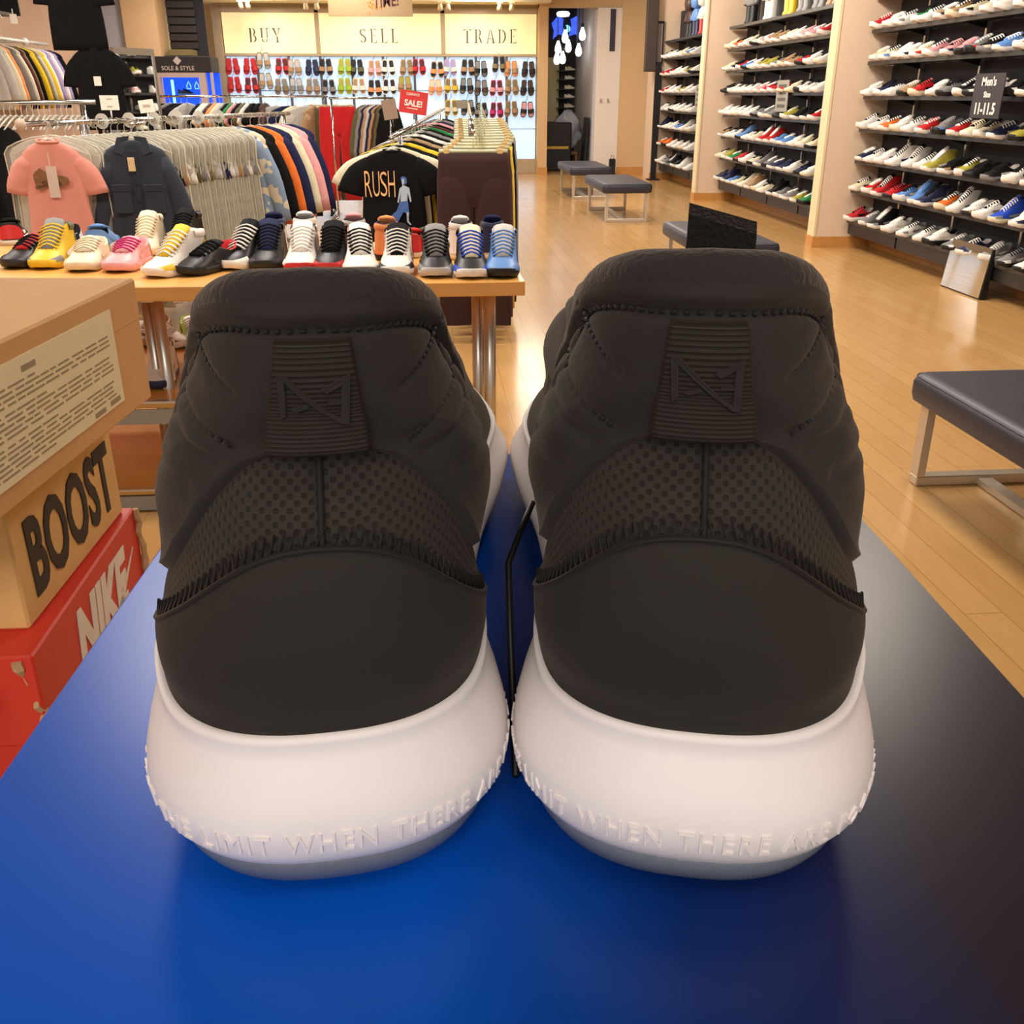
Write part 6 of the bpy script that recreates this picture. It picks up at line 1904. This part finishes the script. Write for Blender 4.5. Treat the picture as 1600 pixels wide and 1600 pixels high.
bench(2.08, 2.69, 11.98, 13.45, 'dark leather bench in the aisle, second from the far wall')
bench(2.08, 2.71, 14.85, 16.35, 'dark leather bench closest to the opening in the back wall')
fm_ = thing('foot_mirror', 'slanted low floor mirror standing under the near sneaker shelves', 'mirror', (4.13, 7.30, 0))
W2 = .30
MB().prism([(0, 0), (.055, 0), (.055, .20), (.055, .37), (.040, .37)], lambda u, v: (u, -W2, v), lambda u, v: (u, W2, v)).obj('stand', M_BLACKMETAL, fm_)
MB().prism([(-.006, .012), (.034, .378), (.039, .377), (-.001, .010)], lambda u, v: (u, -W2 + .01, v), lambda u, v: (u, W2 - .01, v)).obj('mirror_glass', M_MIRROR, fm_)

# ------------------------------------------------------------------ size signs on the shelves
sg = atX(1543, 150, 4.05)
t = thing('size_sign', "black Men's 11-11.5 size card hanging on the near sneaker bay", 'sign', (4.05, sg[1], sg[2]))
MB().box(-.004, -.20, -.150, .004, .20, .150, bev=.001).box(.004, -.05, -.045, .155, .05, -.040).obj('card', mat('black_card', (46, 40, 46), .4), t)
tx = MB(); fl_ = lambda cy, cz: (lambda u, v, d: (-.0042 - d, cy - u, cz + v))
text_into(tx, "Men's", .19, .062, fl_(0, .098), .002, bold=.02)
tx.obj('lettering', mat('white_card_print', (238, 226, 214), .6), t)
tx = MB()
text_into(tx, 'Size', .09, .040, fl_(0, .010), .002, bold=.02)
tx.obj('lettering', MATS['white_card_print'], t)
tx = MB()
text_into(tx, '11-11.5', .27, .080, fl_(0, -.085), .002, bold=.03)
tx.obj('lettering', mat('white_card_print', (238, 226, 214), .6), t)
for px, py, lab in ((1222, 150, 'pale size card hanging on the middle sneaker bay'), (1092, 152, 'pale size card hanging on the far sneaker bay')):
    sg = atX(px, py, 4.165)
    t = thing('size_sign', lab, 'sign', (4.165, sg[1], sg[2]))
    MB().box(-.004, -.20, -.17, .004, .20, .17).obj('card', mat('grey_size_card', (150, 146, 134), .5), t)
    for k in range(4):
        MB().box(-.006, -.13, .09 - k * .072, -.004, .13, .125 - k * .072).obj('print_line', mat('dark_faded_print', (84, 80, 78), .6), t)

# ------------------------------------------------------------------ toy figures on the highest shelf (plain, generic)
def figure_meshes():
    def sq(hw, hd, z, n=16, dx=0, dy=0):
        return [(dx + math.copysign(abs(math.cos(2 * PI * i / n)) ** .6, math.cos(2 * PI * i / n)) * hw, dy + math.copysign(abs(math.sin(2 * PI * i / n)) ** .6, math.sin(2 * PI * i / n)) * hd, z) for i in range(n)]
    leg = MB().loft([sq(.048, .055, 0), sq(.050, .06, .03), sq(.044, .042, .06), sq(.046, .044, .20), sq(.044, .04, .22)])
    tor = MB().loft([sq(.085, .05, .215), sq(.105, .062, .235), sq(.098, .058, .32), sq(.075, .048, .385), sq(.05, .035, .395)])
    hd = MB().loft([sq(.05, .045, .395), sq(.105, .09, .42), sq(.122, .10, .50), sq(.105, .09, .575), sq(.05, .045, .60)])
    arm = MB(); arm.tube([(.085, 0, .375), (.125, -.005, .33), (.138, -.02, .26), (.132, -.035, .235)], [.026, .030, .026, .030], 10)
    return [(n, m.mesh(n, [cm('w', 'rubber')], True)) for n, m in (('leg', leg), ('torso', tor), ('head', hd), ('arm', arm))]
FIG = dict(figure_meshes())
def figure(x, y, z, rz, a, b_, lab, sc=1.0):
    t = thing('toy_figure', lab, 'toy figure', (x, y, z), rz, 'toy figures on the highest shelves')
    t.scale = (sc, sc, sc)
    for nm, k, mx in (('leg', b_, -1), ('leg', b_, 1), ('torso', a, 0), ('head', a, 0), ('arm', a, 1), ('arm', a, -1)):
        o = link(nm, FIG[nm], t)
        if nm == 'leg':
            o.location = (mx * .052, 0, 0)
        if nm == 'arm':
            o.scale = (mx, 1, 1)
        o.material_slots[0].link = 'OBJECT'; o.material_slots[0].material = cm(k, 'rubber')
zf = 2.28
for px, sc, a, b_, lab in ((1174, 1.02, 's', 'k', 'grey and black toy figure at the far end of the highest middle shelf'), (1203, 1.02, 'w', 'w', 'white toy figure on the highest middle shelf'), (1234, 1.05, 'Y', 'Y', 'yellow toy figure on the highest middle shelf'),
                           (1256, 1.05, 'k', 's', 'black and grey toy figure beside the yellow one'), (1280, 1.05, 's', 's', 'grey toy figure near the wing wall on the highest middle shelf'), (1302, 1.05, 'l', 't', 'pale toy figure next to the wing wall')):
    q = atX(px, 30, 4.32)
    figure(4.32, q[1], zf, R(-78), a, b_, lab, sc)
for px, sc, a, b_, lab in ((1078, 1.0, 'd', 'k', 'dark toy figure at the far end of the highest far shelf'), (1088, 1.0, 'b', 'n', 'blue-grey toy figure on the highest far shelf'), (1099, 1.0, 'w', 'r', 'white and red toy figure on the highest far shelf'), (1108, 1.0, 'Y', 'c', 'yellow and cream toy figure on the highest far shelf')):
    q = atX(px, 50, 4.32)
    figure(4.32, q[1], zf, R(-78), a, b_, lab, sc)
